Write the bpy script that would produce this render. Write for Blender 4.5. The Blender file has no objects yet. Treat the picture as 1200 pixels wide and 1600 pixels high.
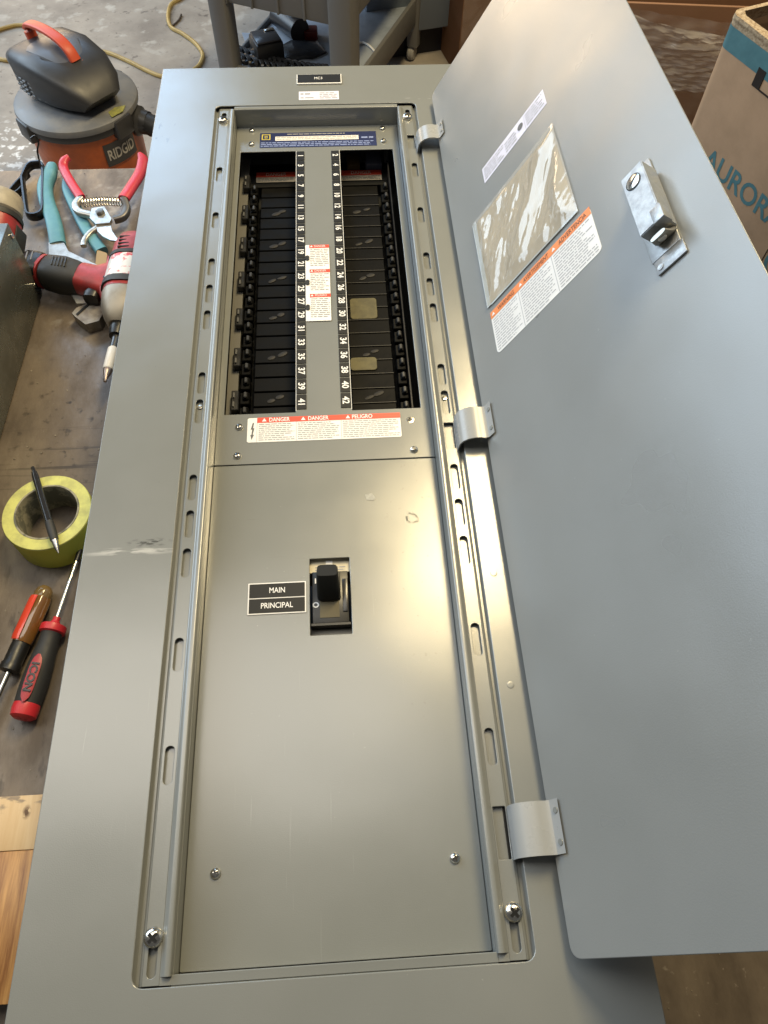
import bpy, bmesh, math, random
from mathutils import Matrix, Vector, noise as mnoise
R = math.radians
random.seed(7)
S = bpy.context.scene
COL = S.collection

# ------------------------------------------------------------------ camera
cd = bpy.data.cameras.new('camera'); cam = bpy.data.objects.new('camera', cd); COL.objects.link(cam)
cd.sensor_fit = 'VERTICAL'; cd.sensor_height = 36.0; cd.sensor_width = 27.0
cd.lens = 1159.43 / 1600 * 36.0
cd.clip_start = 0.01; cd.clip_end = 200
right = Vector((0.99806, -0.06010, 0.01617)); down = Vector((-0.04336, -0.85784, -0.51209)); fwd = Vector((0.04465, 0.51039, -0.85878))
M = Matrix.Identity(4)
for i in range(3):
    M[i][0] = right[i]; M[i][1] = -down[i]; M[i][2] = -fwd[i]
M.translation = (0.28143, -0.04982, 0.69240)
cam.matrix_world = M
S.camera = cam

# ------------------------------------------------------------------ world, lamps, exposure
w = bpy.data.worlds.new('World'); S.world = w; w.use_nodes = True
bg = w.node_tree.nodes['Background']; bg.inputs[0].default_value = (0.92, 0.90, 0.86, 1); bg.inputs[1].default_value = 0.11
S.view_settings.view_transform = 'Standard'; S.view_settings.look = 'None'
S.view_settings.exposure = 0.08; S.view_settings.gamma = 1.0

def area(name, loc, target, sx, sy, power, col):
    l = bpy.data.lights.new(name, 'AREA'); l.shape = 'RECTANGLE'; l.size = sx; l.size_y = sy; l.energy = power; l.color = col
    o = bpy.data.objects.new(name, l); COL.objects.link(o); o.location = loc
    o.rotation_euler = (Vector(target) - Vector(loc)).to_track_quat('-Z', 'Y').to_euler()
    return o
area('shop_doorway_light', (-4.2, 3.7, 2.0), (0.3, 0.6, 0.1), 4.6, 3.2, 270, (0.66, 0.83, 1.0))
area('high_window_light', (-1.9, 6.8, 3.6), (0.1, 1.0, 0.0), 2.2, 1.6, 90, (0.46, 0.69, 1.0))
area('far_doorway_light', (-2.1, 6.0, 0.2), (0.4, 1.0, 0.1), 1.3, 1.0, 32, (1.0, 0.74, 0.47))
area('ceiling_light', (0.98, 1.82, 2.25), (0.6, 1.1, 0.0), 0.38, 1.15, 80, (1.0, 0.80, 0.45))
area('strip_light', (-1.30, 0.9, 2.4), (-1.2, 0.9, 0.0), 0.9, 3.8, 44, (1.0, 0.95, 0.86))

# ------------------------------------------------------------------ helpers
def sock(nd, *names):
    for n in names:
        if n in nd.inputs: return nd.inputs[n]
MATS = {}
def mat(name, col, rough=.5, metal=0., spec=.5, col2=None, vs=8., vd=4., lo=.4, hi=.65, bump=0., bs=150., rv=0., stretch=(1, 1, 1), alpha=1., trans=0., coat=0., scuffs=(), bstretch=None, wave=None):
    if name in MATS: return MATS[name]
    m = bpy.data.materials.new(name); m.use_nodes = True; nt = m.node_tree; N = nt.nodes; L = nt.links
    b = N['Principled BSDF']
    c4 = (*col, 1)
    b.inputs['Base Color'].default_value = c4; b.inputs['Roughness'].default_value = rough; b.inputs['Metallic'].default_value = metal
    sock(b, 'Specular IOR Level', 'Specular').default_value = spec
    b.inputs['Alpha'].default_value = alpha
    sock(b, 'Transmission Weight', 'Transmission').default_value = trans
    sock(b, 'Coat Weight', 'Coat').default_value = coat
    tc = N.new('ShaderNodeTexCoord'); mp = N.new('ShaderNodeMapping'); mp.inputs['Scale'].default_value = stretch
    L.new(tc.outputs['Object'], mp.inputs['Vector'])
    cur = None
    if col2 is not None or rv:
        nz = N.new('ShaderNodeTexNoise'); nz.inputs['Scale'].default_value = vs; nz.inputs['Detail'].default_value = vd; nz.inputs['Roughness'].default_value = .62
        L.new(mp.outputs[0], nz.inputs['Vector'])
        rp = N.new('ShaderNodeMapRange'); rp.inputs['From Min'].default_value = lo; rp.inputs['From Max'].default_value = hi
        L.new(nz.outputs[0], rp.inputs['Value'])
        if col2 is not None:
            mx = N.new('ShaderNodeMix'); mx.data_type = 'RGBA'; mx.inputs[6].default_value = c4; mx.inputs[7].default_value = (*col2, 1)
            L.new(rp.outputs[0], mx.inputs[0]); cur = mx.outputs[2]
        if rv:
            ra = N.new('ShaderNodeMapRange'); ra.inputs['To Min'].default_value = rough - rv; ra.inputs['To Max'].default_value = rough + rv
            ra.inputs['From Min'].default_value = .3; ra.inputs['From Max'].default_value = .7
            L.new(nz.outputs[0], ra.inputs['Value']); L.new(ra.outputs[0], b.inputs['Roughness'])
    for (ctr, rad, sc, th, scol, st) in scuffs:      # a worn mark of its own shape: ellipsoid window times streaky noise
        ma = N.new('ShaderNodeMapping'); ma.vector_type = 'POINT'
        ma.inputs['Location'].default_value = [-ctr[i] / rad[i] for i in range(3)]; ma.inputs['Scale'].default_value = [1 / r for r in rad]
        L.new(tc.outputs['Object'], ma.inputs['Vector'])
        ln = N.new('ShaderNodeVectorMath'); ln.operation = 'LENGTH'; L.new(ma.outputs[0], ln.inputs[0])
        fa = N.new('ShaderNodeMapRange'); fa.inputs['From Min'].default_value = 1.; fa.inputs['From Max'].default_value = .35
        L.new(ln.outputs['Value'], fa.inputs['Value'])
        ms = N.new('ShaderNodeMapping'); ms.inputs['Scale'].default_value = st; L.new(tc.outputs['Object'], ms.inputs['Vector'])
        n2 = N.new('ShaderNodeTexNoise'); n2.inputs['Scale'].default_value = sc; n2.inputs['Detail'].default_value = 5; L.new(ms.outputs[0], n2.inputs['Vector'])
        f2 = N.new('ShaderNodeMapRange'); f2.inputs['From Min'].default_value = th; f2.inputs['From Max'].default_value = th + .1; L.new(n2.outputs[0], f2.inputs['Value'])
        mu = N.new('ShaderNodeMath'); mu.operation = 'MULTIPLY'; L.new(fa.outputs[0], mu.inputs[0]); L.new(f2.outputs[0], mu.inputs[1])
        mx = N.new('ShaderNodeMix'); mx.data_type = 'RGBA'; mx.inputs[6].default_value = c4; mx.inputs[7].default_value = (*scol, 1)
        if cur is not None: L.new(cur, mx.inputs[6])
        L.new(mu.outputs[0], mx.inputs[0]); cur = mx.outputs[2]
    if cur is not None: L.new(cur, b.inputs['Base Color'])
    if bump:
        mb_ = N.new('ShaderNodeMapping'); mb_.inputs['Scale'].default_value = bstretch or stretch; L.new(tc.outputs['Object'], mb_.inputs['Vector'])
        n3 = N.new('ShaderNodeTexNoise'); n3.inputs['Scale'].default_value = bs; n3.inputs['Detail'].default_value = 3; L.new(mb_.outputs[0], n3.inputs['Vector'])
        bp = N.new('ShaderNodeBump'); bp.inputs['Strength'].default_value = bump; bp.inputs['Distance'].default_value = .002
        L.new(n3.outputs[0], bp.inputs['Height']); L.new(bp.outputs[0], b.inputs['Normal'])
        if wave:
            n4 = N.new('ShaderNodeTexNoise'); n4.inputs['Scale'].default_value = wave[0]; n4.inputs['Detail'].default_value = 1; L.new(tc.outputs['Object'], n4.inputs['Vector'])
            bw = N.new('ShaderNodeBump'); bw.inputs['Strength'].default_value = wave[1]; bw.inputs['Distance'].default_value = .003
            L.new(n4.outputs[0], bw.inputs['Height']); L.new(bw.outputs[0], bp.inputs['Normal'])
    MATS[name] = m; return m

WM = {}
def put(o, parent=None, Mw=None):
    Mw = Mw or Matrix.Identity(4)
    COL.objects.link(o) if o.name not in COL.objects else None
    if parent is not None:
        o.parent = parent; o.matrix_basis = WM[parent.name].inverted() @ Mw
    else: o.matrix_basis = Mw
    WM[o.name] = Mw; return o
def tag(o, label=None, cat=None, group=None, kind=None):
    if label: o['label'] = label
    if cat: o['category'] = cat
    if group: o['group'] = group
    if kind: o['kind'] = kind
    return o
def thing(name, label, cat, loc, rotz=0., group=None):
    o = bpy.data.objects.new(name, None); o.empty_display_size = .05
    put(o, None, Matrix.Translation(loc) @ Matrix.Rotation(rotz, 4, 'Z')); return tag(o, label, cat, group)

class MB:
    def __init__(s): s.bm = bmesh.new()
    def raw(s, vs, fs, Mx=None):
        vv = [s.bm.verts.new(Mx @ Vector(v) if Mx else v) for v in vs]
        for f in fs:
            try: s.bm.faces.new([vv[i] for i in f])
            except ValueError: pass
        return s
    def box(s, a, b, bev=0., Mx=None, seg=2):
        t = bmesh.new(); bmesh.ops.create_cube(t, size=1.)
        for v in t.verts:
            v.co = Vector([(a[i] + b[i]) / 2 + v.co[i] * (b[i] - a[i]) for i in range(3)])
        if bev: bmesh.ops.bevel(t, geom=t.edges[:], offset=bev, segments=seg, affect='EDGES', profile=.5)
        return s._merge(t, Mx)
    def _merge(s, t, Mx=None):
        idx = {}
        for v in t.verts: idx[v] = s.bm.verts.new(Mx @ v.co if Mx else v.co)
        for f in t.faces:
            try: s.bm.faces.new([idx[v] for v in f.verts])
            except ValueError: pass
        t.free(); return s
    def lathe(s, prof, seg=32, Mx=None, a0=0., a1=2 * math.pi):
        full = abs(a1 - a0 - 2 * math.pi) < 1e-6; n = seg if full else seg + 1
        vs = []; fs = []
        for k in range(n):
            a = a0 + (a1 - a0) * k / seg
            for r, z in prof: vs.append((r * math.cos(a), r * math.sin(a), z))
        m = len(prof)
        for k in range(seg):
            k2 = (k + 1) % n
            for j in range(m - 1): fs.append((k * m + j, k2 * m + j, k2 * m + j + 1, k * m + j + 1))
        s.raw(vs, fs, Mx); bmesh.ops.remove_doubles(s.bm, verts=s.bm.verts, dist=1e-7); return s
    def loft(s, path, secs, seg=16, up=(0, 0, 1), p=2.5, Mx=None, cap=True):
        P = [Vector(q) for q in path]; U = Vector(up); vs = []; fs = []
        for i, q in enumerate(P):
            t = (P[min(i + 1, len(P) - 1)] - P[max(i - 1, 0)]).normalized()
            sd = t.cross(U); sd = sd.normalized() if sd.length > 1e-5 else Vector((1, 0, 0)); n = sd.cross(t).normalized()
            sc = secs[i] if isinstance(secs, list) else secs
            rw, rh = sc if isinstance(sc, tuple) else (sc, sc)
            for k in range(seg):
                a = 2 * math.pi * k / seg; c, d = math.cos(a), math.sin(a)
                e = 2. / p
                vs.append(q + sd * rw * math.copysign(abs(c) ** e, c) + n * rh * math.copysign(abs(d) ** e, d))
        for i in range(len(P) - 1):
            for k in range(seg):
                k2 = (k + 1) % seg; fs.append((i * seg + k, i * seg + k2, (i + 1) * seg + k2, (i + 1) * seg + k))
        if cap: fs.append(tuple(range(seg - 1, -1, -1))); fs.append(tuple((len(P) - 1) * seg + k for k in range(seg)))
        return s.raw(vs, fs, Mx)
    def ribbon(s, prof, y0, y1, axis='y', Mx=None):        # open sheet-metal profile swept straight
        vs = []
        for y in (y0, y1):
            for x, z in prof: vs.append((x, y, z) if axis == 'y' else (y, x, z))
        m = len(prof); return s.raw(vs, [(j, j + 1, m + j + 1, m + j) for j in range(m - 1)], Mx)
    def prism(s, pts, z0, z1, Mx=None):
        n = len(pts); vs = [(x, y, z0) for x, y in pts] + [(x, y, z1) for x, y in pts]
        fs = [tuple(range(n - 1, -1, -1)), tuple(range(n, 2 * n))] + [(i, (i + 1) % n, n + (i + 1) % n, n + i) for i in range(n)]
        return s.raw(vs, fs, Mx)
    def quad(s, x0, y0, x1, y1, z, Mx=None): return s.raw([(x0, y0, z), (x1, y0, z), (x1, y1, z), (x0, y1, z)], [(0, 1, 2, 3)], Mx)
    def mesh(s, name, m, smooth=True, ang=35, normals=True):
        if normals: bmesh.ops.recalc_face_normals(s.bm, faces=s.bm.faces)
        me = bpy.data.meshes.new(name); s.bm.to_mesh(me); s.bm.free(); me.materials.append(m)
        if smooth:
            me.polygons.foreach_set('use_smooth', [True] * len(me.polygons)); me.set_sharp_from_angle(angle=R(ang))
        return me
    def obj(s, name, m, parent=None, Mw=None, smooth=True, ang=35, normals=True):
        return put(bpy.data.objects.new(name, s.mesh(name, m, smooth, ang, normals)), parent, Mw)
def inst(name, me, parent, Mw): return put(bpy.data.objects.new(name, me), parent, Mw)
T = Matrix.Translation
def smoothpath(pts, n=6):                    # Catmull-Rom
    P = [Vector(p) for p in pts]; out = []
    for i in range(len(P) - 1):
        a, b, c, d = P[max(i - 1, 0)], P[i], P[i + 1], P[min(i + 2, len(P) - 1)]
        for k in range(n):
            t = k / n
            out.append(.5 * ((2 * b) + (c - a) * t + (2 * a - 5 * b + 4 * c - d) * t * t + (3 * b - a - 3 * c + d) * t ** 3))
    out.append(P[-1]); return out
def rrect(x0, y0, x1, y1, r, n=5):
    o = []
    for cx, cy, a in ((x1 - r, y1 - r, 0), (x0 + r, y1 - r, 90), (x0 + r, y0 + r, 180), (x1 - r, y0 + r, 270)):
        for k in range(n + 1): o.append((cx + r * math.cos(R(a + 90 * k / n)), cy + r * math.sin(R(a + 90 * k / n))))
    return o
def plate_mesh(name, outer, holes, z0, z1, m, bev=.0004):
    cu = bpy.data.curves.new(name, 'CURVE'); cu.dimensions = '2D'; cu.fill_mode = 'BOTH'
    cu.extrude = max((z1 - z0) / 2 - bev, 1e-5); cu.bevel_depth = bev; cu.bevel_resolution = 1; cu.offset = -bev
    for pts in [outer] + list(holes):
        sp = cu.splines.new('POLY'); sp.points.add(len(pts) - 1); sp.use_cyclic_u = True
        for q, (x, y) in zip(sp.points, pts): q.co = (x, y, 0, 1)
    tmp = bpy.data.objects.new(name, cu); me = bpy.data.meshes.new_from_object(tmp)
    bpy.data.objects.remove(tmp); bpy.data.curves.remove(cu)
    me.transform(T((0, 0, (z0 + z1) / 2))); me.materials.clear(); me.materials.append(m); me.name = name; return me
def plate(name, outer, holes, z0, z1, m, parent, Mw=None, bev=.0004): return put(bpy.data.objects.new(name, plate_mesh(name, outer, holes, z0, z1, m, bev)), parent, Mw)
def text_mesh(body, size, m, width=None, bold=0., extrude=.0):
    cu = bpy.data.curves.new('lettering', 'FONT'); cu.body = body; cu.size = size; cu.align_x = 'CENTER'; cu.align_y = 'CENTER'; cu.offset = bold; cu.extrude = extrude; cu.resolution_u = 4
    tmp = bpy.data.objects.new('lettering', cu); me = bpy.data.meshes.new_from_object(tmp); bpy.data.objects.remove(tmp); bpy.data.curves.remove(cu)
    me.materials.clear(); me.materials.append(m)
    xs = [v.co.x for v in me.vertices]; ys = [v.co.y for v in me.vertices]
    if xs:
        me.transform(T((-(max(xs) + min(xs)) / 2, -(max(ys) + min(ys)) / 2, 0)))
        if width: me.transform(Matrix.Diagonal((width / (max(xs) - min(xs)), 1, 1, 1)))
    return me
def text(body, size, m, parent, Mw, width=None, bold=0., name='lettering', extrude=0.): return inst(name, text_mesh(body, size, m, width, bold, extrude), parent, Mw)
def fine_print(x0, y0, x1, y1, rows, m, parent, z, Mw=None, fill=.55, seed=1, ragged=.3):
    rnd = random.Random(seed); b = MB(); h = (y1 - y0) / rows
    for i in range(rows):
        yy = y1 - (i + .5) * h; x = x0; xe = x1 - (x1 - x0) * rnd.uniform(0, ragged) * (1 if rnd.random() < .45 else .1)
        while x < xe:
            wl = rnd.uniform(.6, 2.6) * h; b.quad(x, yy - h * fill / 2, min(x + wl, xe), yy + h * fill / 2, z); x += wl + h * .35
    return b.obj('fine_print', m, parent, Mw, smooth=False, normals=False)
RotZm90 = Matrix.Rotation(-math.pi / 2, 4, 'Z')

# ------------------------------------------------------------------ materials
PAINT = dict(rough=.24, spec=1.0, rv=.025, vs=7., vd=3., wave=(7., .6))
PAINT['lo'] = .3; PAINT['hi'] = .7
paint = mat('panel_paint', (.186, .194, .184), col2=(.195, .202, .192), bump=.035, bs=700, **PAINT)
paint_trim = mat('panel_paint_worn', (.186, .194, .184), col2=(.195, .202, .192), bump=.04, bs=900, **PAINT,
    scuffs=(((.068, .337, 0), (.027, .006, .02), 90, .47, (.05, .05, .045), (1, 3, 1)),
            ((.05, .327, 0), (.06, .006, .02), 60, .45, (.42, .42, .40), (.6, 4, 1)),
            ((.012, 1.06, 0), (.03, .05, .02), 45, .60, (.10, .11, .12), (3.2, 1.2, 1)),
            ((.04, 1.16, 0), (.05, .06, .02), 30, .60, (.19, .2, .2), (1, 2.5, 1)),
            ((.25, -.1, 0), (.25, .1, .02), 240, .72, (.38, .38, .36), (1, 1, 1)), ((.05, .5, 0), (.06, .5, .02), 260, .71, (.12, .12, .11), (1, 1, 1)), ((.05, .15, 0), (.06, .2, .02), 7, .69, (.29, .295, .28), (60, 1.5, 1)), ((.43, 1.146, 0), (.05, .012, .02), 60, .6, (.4, .4, .4), (.6, 3, 1))))
paint_door = mat('door_paint', (.205, .212, .206), col2=(.218, .224, .218), rough=.29, spec=.9, rv=.025, vs=6, vd=3, lo=.3, hi=.7, bump=.05, bs=700, wave=(7., .9), scuffs=(((.2, .95, 0), (.10, .12, .05), 90, .66, (.235, .242, .234), (2, .5, 1)), ((.2, .3, 0), (.25, .4, .05), 220, .71, (.33, .34, .33), (1, 1, 1))))
paint_cover = mat('cover_paint', (.178, .185, .171), col2=(.187, .194, .179), bump=.04, bs=900, **PAINT,
    scuffs=(((.348, .30, -.03), (.05, .2, .02), 160, .66, (.12, .12, .1), (1, 1, 1)), ((.25, .12, -.03), (.14, .2, .02), 7, .68, (.30, .305, .29), (70, 1.3, 1)), ((.2, .35, -.03), (.1, .1, .02), 9, .69, (.14, .145, .135), (2, 60, 1)), ((.25, .2, -.03), (.2, .3, .02), 230, .72, (.36, .36, .33), (1, 1, 1))))
chrome = mat('zinc_plate', (.62, .60, .55), rough=.22, metal=1., rv=.1, vs=300)
castzinc = mat('cast_zinc', (.42, .43, .43), rough=.46, metal=.85, rv=.12, vs=120, col2=(.36, .37, .38), bump=.12, bs=500)
white = mat('label_white', (.78, .77, .75), rough=.45)
lilac = mat('label_lilac', (.70, .68, .78), rough=.4)
red = mat('label_red', (.72, .07, .035), rough=.4)
orange = mat('label_orange', (.80, .25, .07), rough=.4)
ink = mat('label_ink', (.10, .10, .10), rough=.5)
inkgrey = mat('label_ink_grey', (.33, .33, .34), rough=.5)
inkbrown = mat('ink_brown', (.10, .035, .02), rough=.5)
blackpl = mat('black_plastic', (.012, .012, .012), rough=.38, rv=.1, vs=40); blackin = mat('breaker_black_shaded', (.0022, .0021, .0018), rough=.5, spec=.10, rv=.1, vs=40)  # inner black is darkened to carry the bay's shade under the lip
blackmat = mat('black_plastic_matt', (.007, .007, .006), rough=.6, spec=.3)
tile_m = mat('number_tile_black', (.007, .007, .0065), rough=.5, spec=.3)
blue = mat('label_blue', (.020, .030, .10), rough=.35)
yellow = mat('logo_yellow', (.55, .47, .10), rough=.45)
paleblue = mat('label_pale_blue', (.25, .31, .55), rough=.45)
brass = mat('brass_tape', (.105, .092, .038), rough=.55, metal=.2, col2=(.06, .052, .022), vs=50, vd=6, bump=.1, bs=80)
copper = mat('tinned_copper', (.010, .009, .0075), rough=.6, metal=.3, col2=(.02, .018, .016), vs=300)

# ------------------------------------------------------------------ floor and bench
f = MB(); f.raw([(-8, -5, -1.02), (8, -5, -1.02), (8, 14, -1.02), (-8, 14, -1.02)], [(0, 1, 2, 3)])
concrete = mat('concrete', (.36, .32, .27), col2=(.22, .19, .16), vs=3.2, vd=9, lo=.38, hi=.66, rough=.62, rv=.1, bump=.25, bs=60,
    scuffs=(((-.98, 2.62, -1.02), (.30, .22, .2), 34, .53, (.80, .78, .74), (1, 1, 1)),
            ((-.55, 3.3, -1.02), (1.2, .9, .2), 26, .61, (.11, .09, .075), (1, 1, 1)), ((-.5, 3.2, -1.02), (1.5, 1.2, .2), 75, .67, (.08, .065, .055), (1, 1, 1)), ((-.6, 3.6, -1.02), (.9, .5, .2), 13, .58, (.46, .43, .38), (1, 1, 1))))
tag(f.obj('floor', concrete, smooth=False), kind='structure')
t = thing('work_bench', 'worn dark brown steel work bench under the grey panel', 'work bench', (-.1, .4, -1.02))
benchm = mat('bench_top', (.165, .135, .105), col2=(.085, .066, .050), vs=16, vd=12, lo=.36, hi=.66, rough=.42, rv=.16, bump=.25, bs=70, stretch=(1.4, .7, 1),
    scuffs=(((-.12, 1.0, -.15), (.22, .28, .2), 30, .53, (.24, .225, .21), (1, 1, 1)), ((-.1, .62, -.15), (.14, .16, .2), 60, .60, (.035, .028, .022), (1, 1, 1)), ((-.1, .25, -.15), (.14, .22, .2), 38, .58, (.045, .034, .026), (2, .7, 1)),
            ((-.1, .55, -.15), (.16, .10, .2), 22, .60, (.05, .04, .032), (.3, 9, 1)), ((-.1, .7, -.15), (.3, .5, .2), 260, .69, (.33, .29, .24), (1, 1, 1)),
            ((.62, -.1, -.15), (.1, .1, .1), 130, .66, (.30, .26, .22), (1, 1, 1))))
MB().box((-.95, -.5, -.19), (.84, 1.2, -.15), .004).obj('bench_top', benchm, t)
for x in (-.85, .74):
    for y in (-.4, 1.1): MB().box((x - .035, y - .035, -1.02), (x + .035, y + .035, -.191), .004).obj('leg', mat('dark_steel', (.05, .05, .052), rough=.5), t)

# ------------------------------------------------------------------ the panel
P = thing('electrical_panel', 'grey electrical panel lying on the bench with its door open', 'electrical panel', (.254, .535, -.15))
b = MB()
b.box((.004, -.165, -.149), (.504, 1.236, -.146)); b.box((.004, -.165, -.146), (.006, 1.236, -.003)); b.box((.502, -.165, -.146), (.504, 1.236, -.003))
b.box((.006, -.165, -.146), (.502, -.163, -.003)); b.box((.006, 1.234, -.146), (.502, 1.236, -.003))
b.obj('enclosure_box', mat('galvanised', (.33, .34, .34), rough=.45, metal=.6), P)
plate('trim', rrect(0, -.172, .508, 1.2424, .0015, 2), [rrect(.0935, -.0622, .4145, 1.1312, .009)], -.0022, 0, paint_trim, P, bev=.0007)
b = MB(); b.box((.0004, -.171, -.014), (.0016, 1.2418, -.0023)); b.box((.5064, -.171, -.014), (.5076, 1.2418, -.0023)); b.box((.0017, 1.2406, -.014), (.5063, 1.2418, -.0023)); b.box((.0017, -.1716, -.014), (.5063, -.1704, -.0023))
b.obj('trim_return', paint, P, smooth=False)
# slotted side rails: groove, slotted flange, ridge and inner lip
SL = [.9625, .8585, .762, .711, .6632, .5577, .4068, .360, .313, .2128, .108]
def rail(mir):
    X = (lambda x: x) if not mir else (lambda x: .508 - x)
    pts = [(X(x), z) for x, z in ((.0922, -.0026), (.0934, -.0062), (.0948, -.0085), (.0972, -.0085), (.0988, -.0048), (.1003, -.0043))]
    a = MB(); y0, y1 = -.0612, 1.1302
    a.ribbon(pts, y0, y1)
    pr = [(X(x), z) for x, z in ((.1143, -.0043), (.1158, -.0036), (.1182, -.0004), (.1194, .0), (.1222, .0), (.1232, -.0005), (.1235, -.0015), (.1235, -.0325))]
    a.ribbon(pr, y0 + .006, y1 - .008)
    pf = [(X(x), z) for x, z in ((.1143, -.0043), (.1235, -.0050))]
    a.ribbon(pf, y0, y0 + .006); a.ribbon(pf, y1 - .008, y1)
    a.ribbon([(X(.0950), -.0093), (X(.1240), -.0093)], y0, y1)
    r = a.obj('slotted_rail', paint, P, ang=50)
    hl = []
    for y in SL: hl.append(rrect(X(.1072) - .0042, y - .017, X(.1072) + .0042, y + .017, .0041))
    hl.append(rrect(X(.1072) - .0042, .496, X(.1072) + .0042, .532, .0041))
    hl.append(rrect(X(.1072) - .0036, -.056, X(.1072) + .0036, -.020, .0035))
    hl.append(rrect(X(.1072) - .0036, 1.088, X(.1072) + .0036, 1.119, .0035))
    if mir:
        for ya, yb in ((1.015, 1.050), (.446, .483), (.013, .056)): hl.append(rrect(.3952, ya, .4064, yb, .0006, 1))
    x0, x1 = sorted((X(.1003), X(.1143)))
    plate('flange', rrect(x0, y0, x1, y1, .0004, 1), hl, -.0058, -.0043, paint, r, bev=.0004)
    return r
railL = rail(False); railR = rail(True)
# top and bottom lips
a = MB(); a.ribbon([(1.1318, -.0024), (1.1305, -.0058), (1.1295, -.0058), (1.1288, -.0012), (1.1280, 0), (1.1216, 0), (1.1207, -.0006), (1.1204, -.002), (1.1204, -.0325)], .1236, .3844, 'x')
a.obj('top_lip', paint, P, ang=50)
a = MB(); a.ribbon([(-.0628, -.0024), (-.0619, -.0058), (-.0612, -.0046), (-.0547, -.0043), (-.0542, -.0047), (-.0541, -.0325)], .1236, .3844, 'x')
a.obj('bottom_lip', paint, P, ang=20)
# dead front and main cover
DZ = -.030
dead = plate('dead_front', rrect(.1238, .4528, .3842, 1.1200, .001, 2), [rrect(.1318, .5275, .2192, 1.0545, .0008, 2), rrect(.2887, .5275, .3735, 1.0545, .0008, 2)], DZ - .0016, DZ, paint, P, bev=.0005)
cover = plate('main_cover', rrect(.1238, -.0535, .3842, .4514, .0015, 2), [rrect(.2343, .2355, .2776, .3240, .0012, 3)], DZ - .0016, DZ, paint_cover, P, bev=.0006)
# screws
def screw_mesh(r):
    a = MB(); a.lathe([(r, 0), (r, .12 * r), (r * .93, .4 * r), (r * .72, .62 * r), (r * .4, .75 * r), (0, .78 * r)], 20)
    return a.mesh('screw', chrome)
def recess_mesh(r):
    a = MB(); k = .17 * r; z0 = .70 * r
    a.box((-k, -.58 * r, z0), (k, .58 * r, .80 * r)); a.box((-.58 * r, -k, z0 + .001 * r), (.58 * r, k, .805 * r)); return a.mesh('screw_recess', blackpl)
sm, rm = screw_mesh(.0048), recess_mesh(.0048); sb, rb = screw_mesh(.0078), recess_mesh(.0078)
for x, y in ((.1479, 1.1100), (.1483, 1.0737), (.3603, 1.1090), (.3598, 1.0748), (.1511, .5073), (.1505, .4648), (.360, .4639), (.1496, .019), (.3605, .019)):
    Mx = T((x, y, DZ)) @ Matrix.Rotation(random.uniform(0, 3), 4, 'Z') @ Matrix.Rotation(random.uniform(-.08, .08), 4, 'X')
    o = inst('screw', sm, P, Mx); inst('screw_recess', rm, o, Mx)
MB().lathe([(.0048, 0), (.0046, .0005), (.003, .0007), (.0028, .0001), (0, .0001)], 20).obj('screw_hole', chrome, P, T((.359, .5091, DZ)))
MB().lathe([(.0026, 0), (0, .0002)], 14).obj('screw_hole', blackpl, P, T((.3588, .509, DZ + .0002)))
for x, y in ((.1069, -.0275), (.4013, -.0268), (.1069, 1.0965), (.3990, 1.0965)):
    Mx = T((x, y, -.0040)) @ Matrix.Rotation(random.uniform(.3, 1.2), 4, 'Z') @ Matrix.Rotation(.12, 4, 'X')
    o = inst('rail_screw', sb, P, Mx); inst('screw_recess', rb, o, Mx)
for x in (.1072, .4008):
    MB().lathe([(.0035, 0), (.003, .001), (.0015, .0012), (.0012, .0002), (0, .0002)], 14).obj('adjusting_screw', chrome, P, T((x, .5235, -.0088)))
# rivets (stud marks) on the trim
for y in (.1634, .2818): MB().lathe([(.0035, 0), (.0033, .0003), (.002, .0004), (0, .0003)], 18).obj('stud_mark', paint, P, T((.4268, y, .0001)))

# circuit numbers
tile = plate_mesh('circuit_number', rrect(-.0063, -.01165, .0063, .01165, .0005, 2), [], 0, .0007, tile_m, .0002)
for k in range(21):
    y = 1.0405 - k * .02487
    for j, x in ((0, .2262), (1, .2812)):
        n = 2 * k + 1 + j; Mx = T((x, y, DZ + .0001)); o = inst('circuit_number', tile, P, Mx)
        text(str(n), .0118, white, o, T((x + .0004, y, DZ + .0011)) @ RotZm90, bold=.0003, name='digits')
MB().quad(.2193, .529, .2199, 1.053, DZ + .0004).obj('edge_highlight', white, dead, smooth=False)  # white lines paint the highlight along the strip's cut edges
MB().quad(.2878, .529, .2884, 1.053, DZ + .0004).obj('edge_highlight', white, dead, smooth=False)

def tri_icon(x, y, s, m, parent, z, Mw=None):
    MB().raw([(x - s, y - s * .8, z), (x + s, y - s * .8, z), (x, y + s, z)], [(0, 1, 2)]).obj('warning_triangle', m, parent, Mw, smooth=False)
# three-panel danger label
o = plate('danger_label', rrect(.1608, .4838, .3470, .5206, .0025), [], DZ + .0001, DZ + .0004, white, P, bev=.0001)
tag(o, 'white three panel danger label with red headings below the breaker rows')
z = DZ + .0007
MB().quad(.1726, .5128, .3470, .5206, z).obj('heading_strip', red, o, smooth=False)
for x0, x1, wd in ((.1726, .2199, 'DANGER'), (.2199, .2744, 'DANGER'), (.2744, .3470, 'PELIGRO')):
    text(wd, .0085, white, o, T((x0 + .027 if wd == 'DANGER' else x0 + .026, .5167, z + .0003)), width=.025, bold=.00015)
    tri_icon(x0 + .0085, .5166, .0028, white, o, z + .0003)
    fine_print(x0 + .002, .4855, x1 - .002, .5118, 9, inkgrey, o, z, fill=.34, seed=int(x0 * 1000))
    if x0 > .18: MB().quad(x0 - .0002, .4842, x0 + .0002, .5128, z + .0001).obj('divider_line', inkgrey, o, smooth=False)
MB().quad(.1723, .4842, .1727, .5200, z).obj('divider_line', inkgrey, o, smooth=False)
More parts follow.
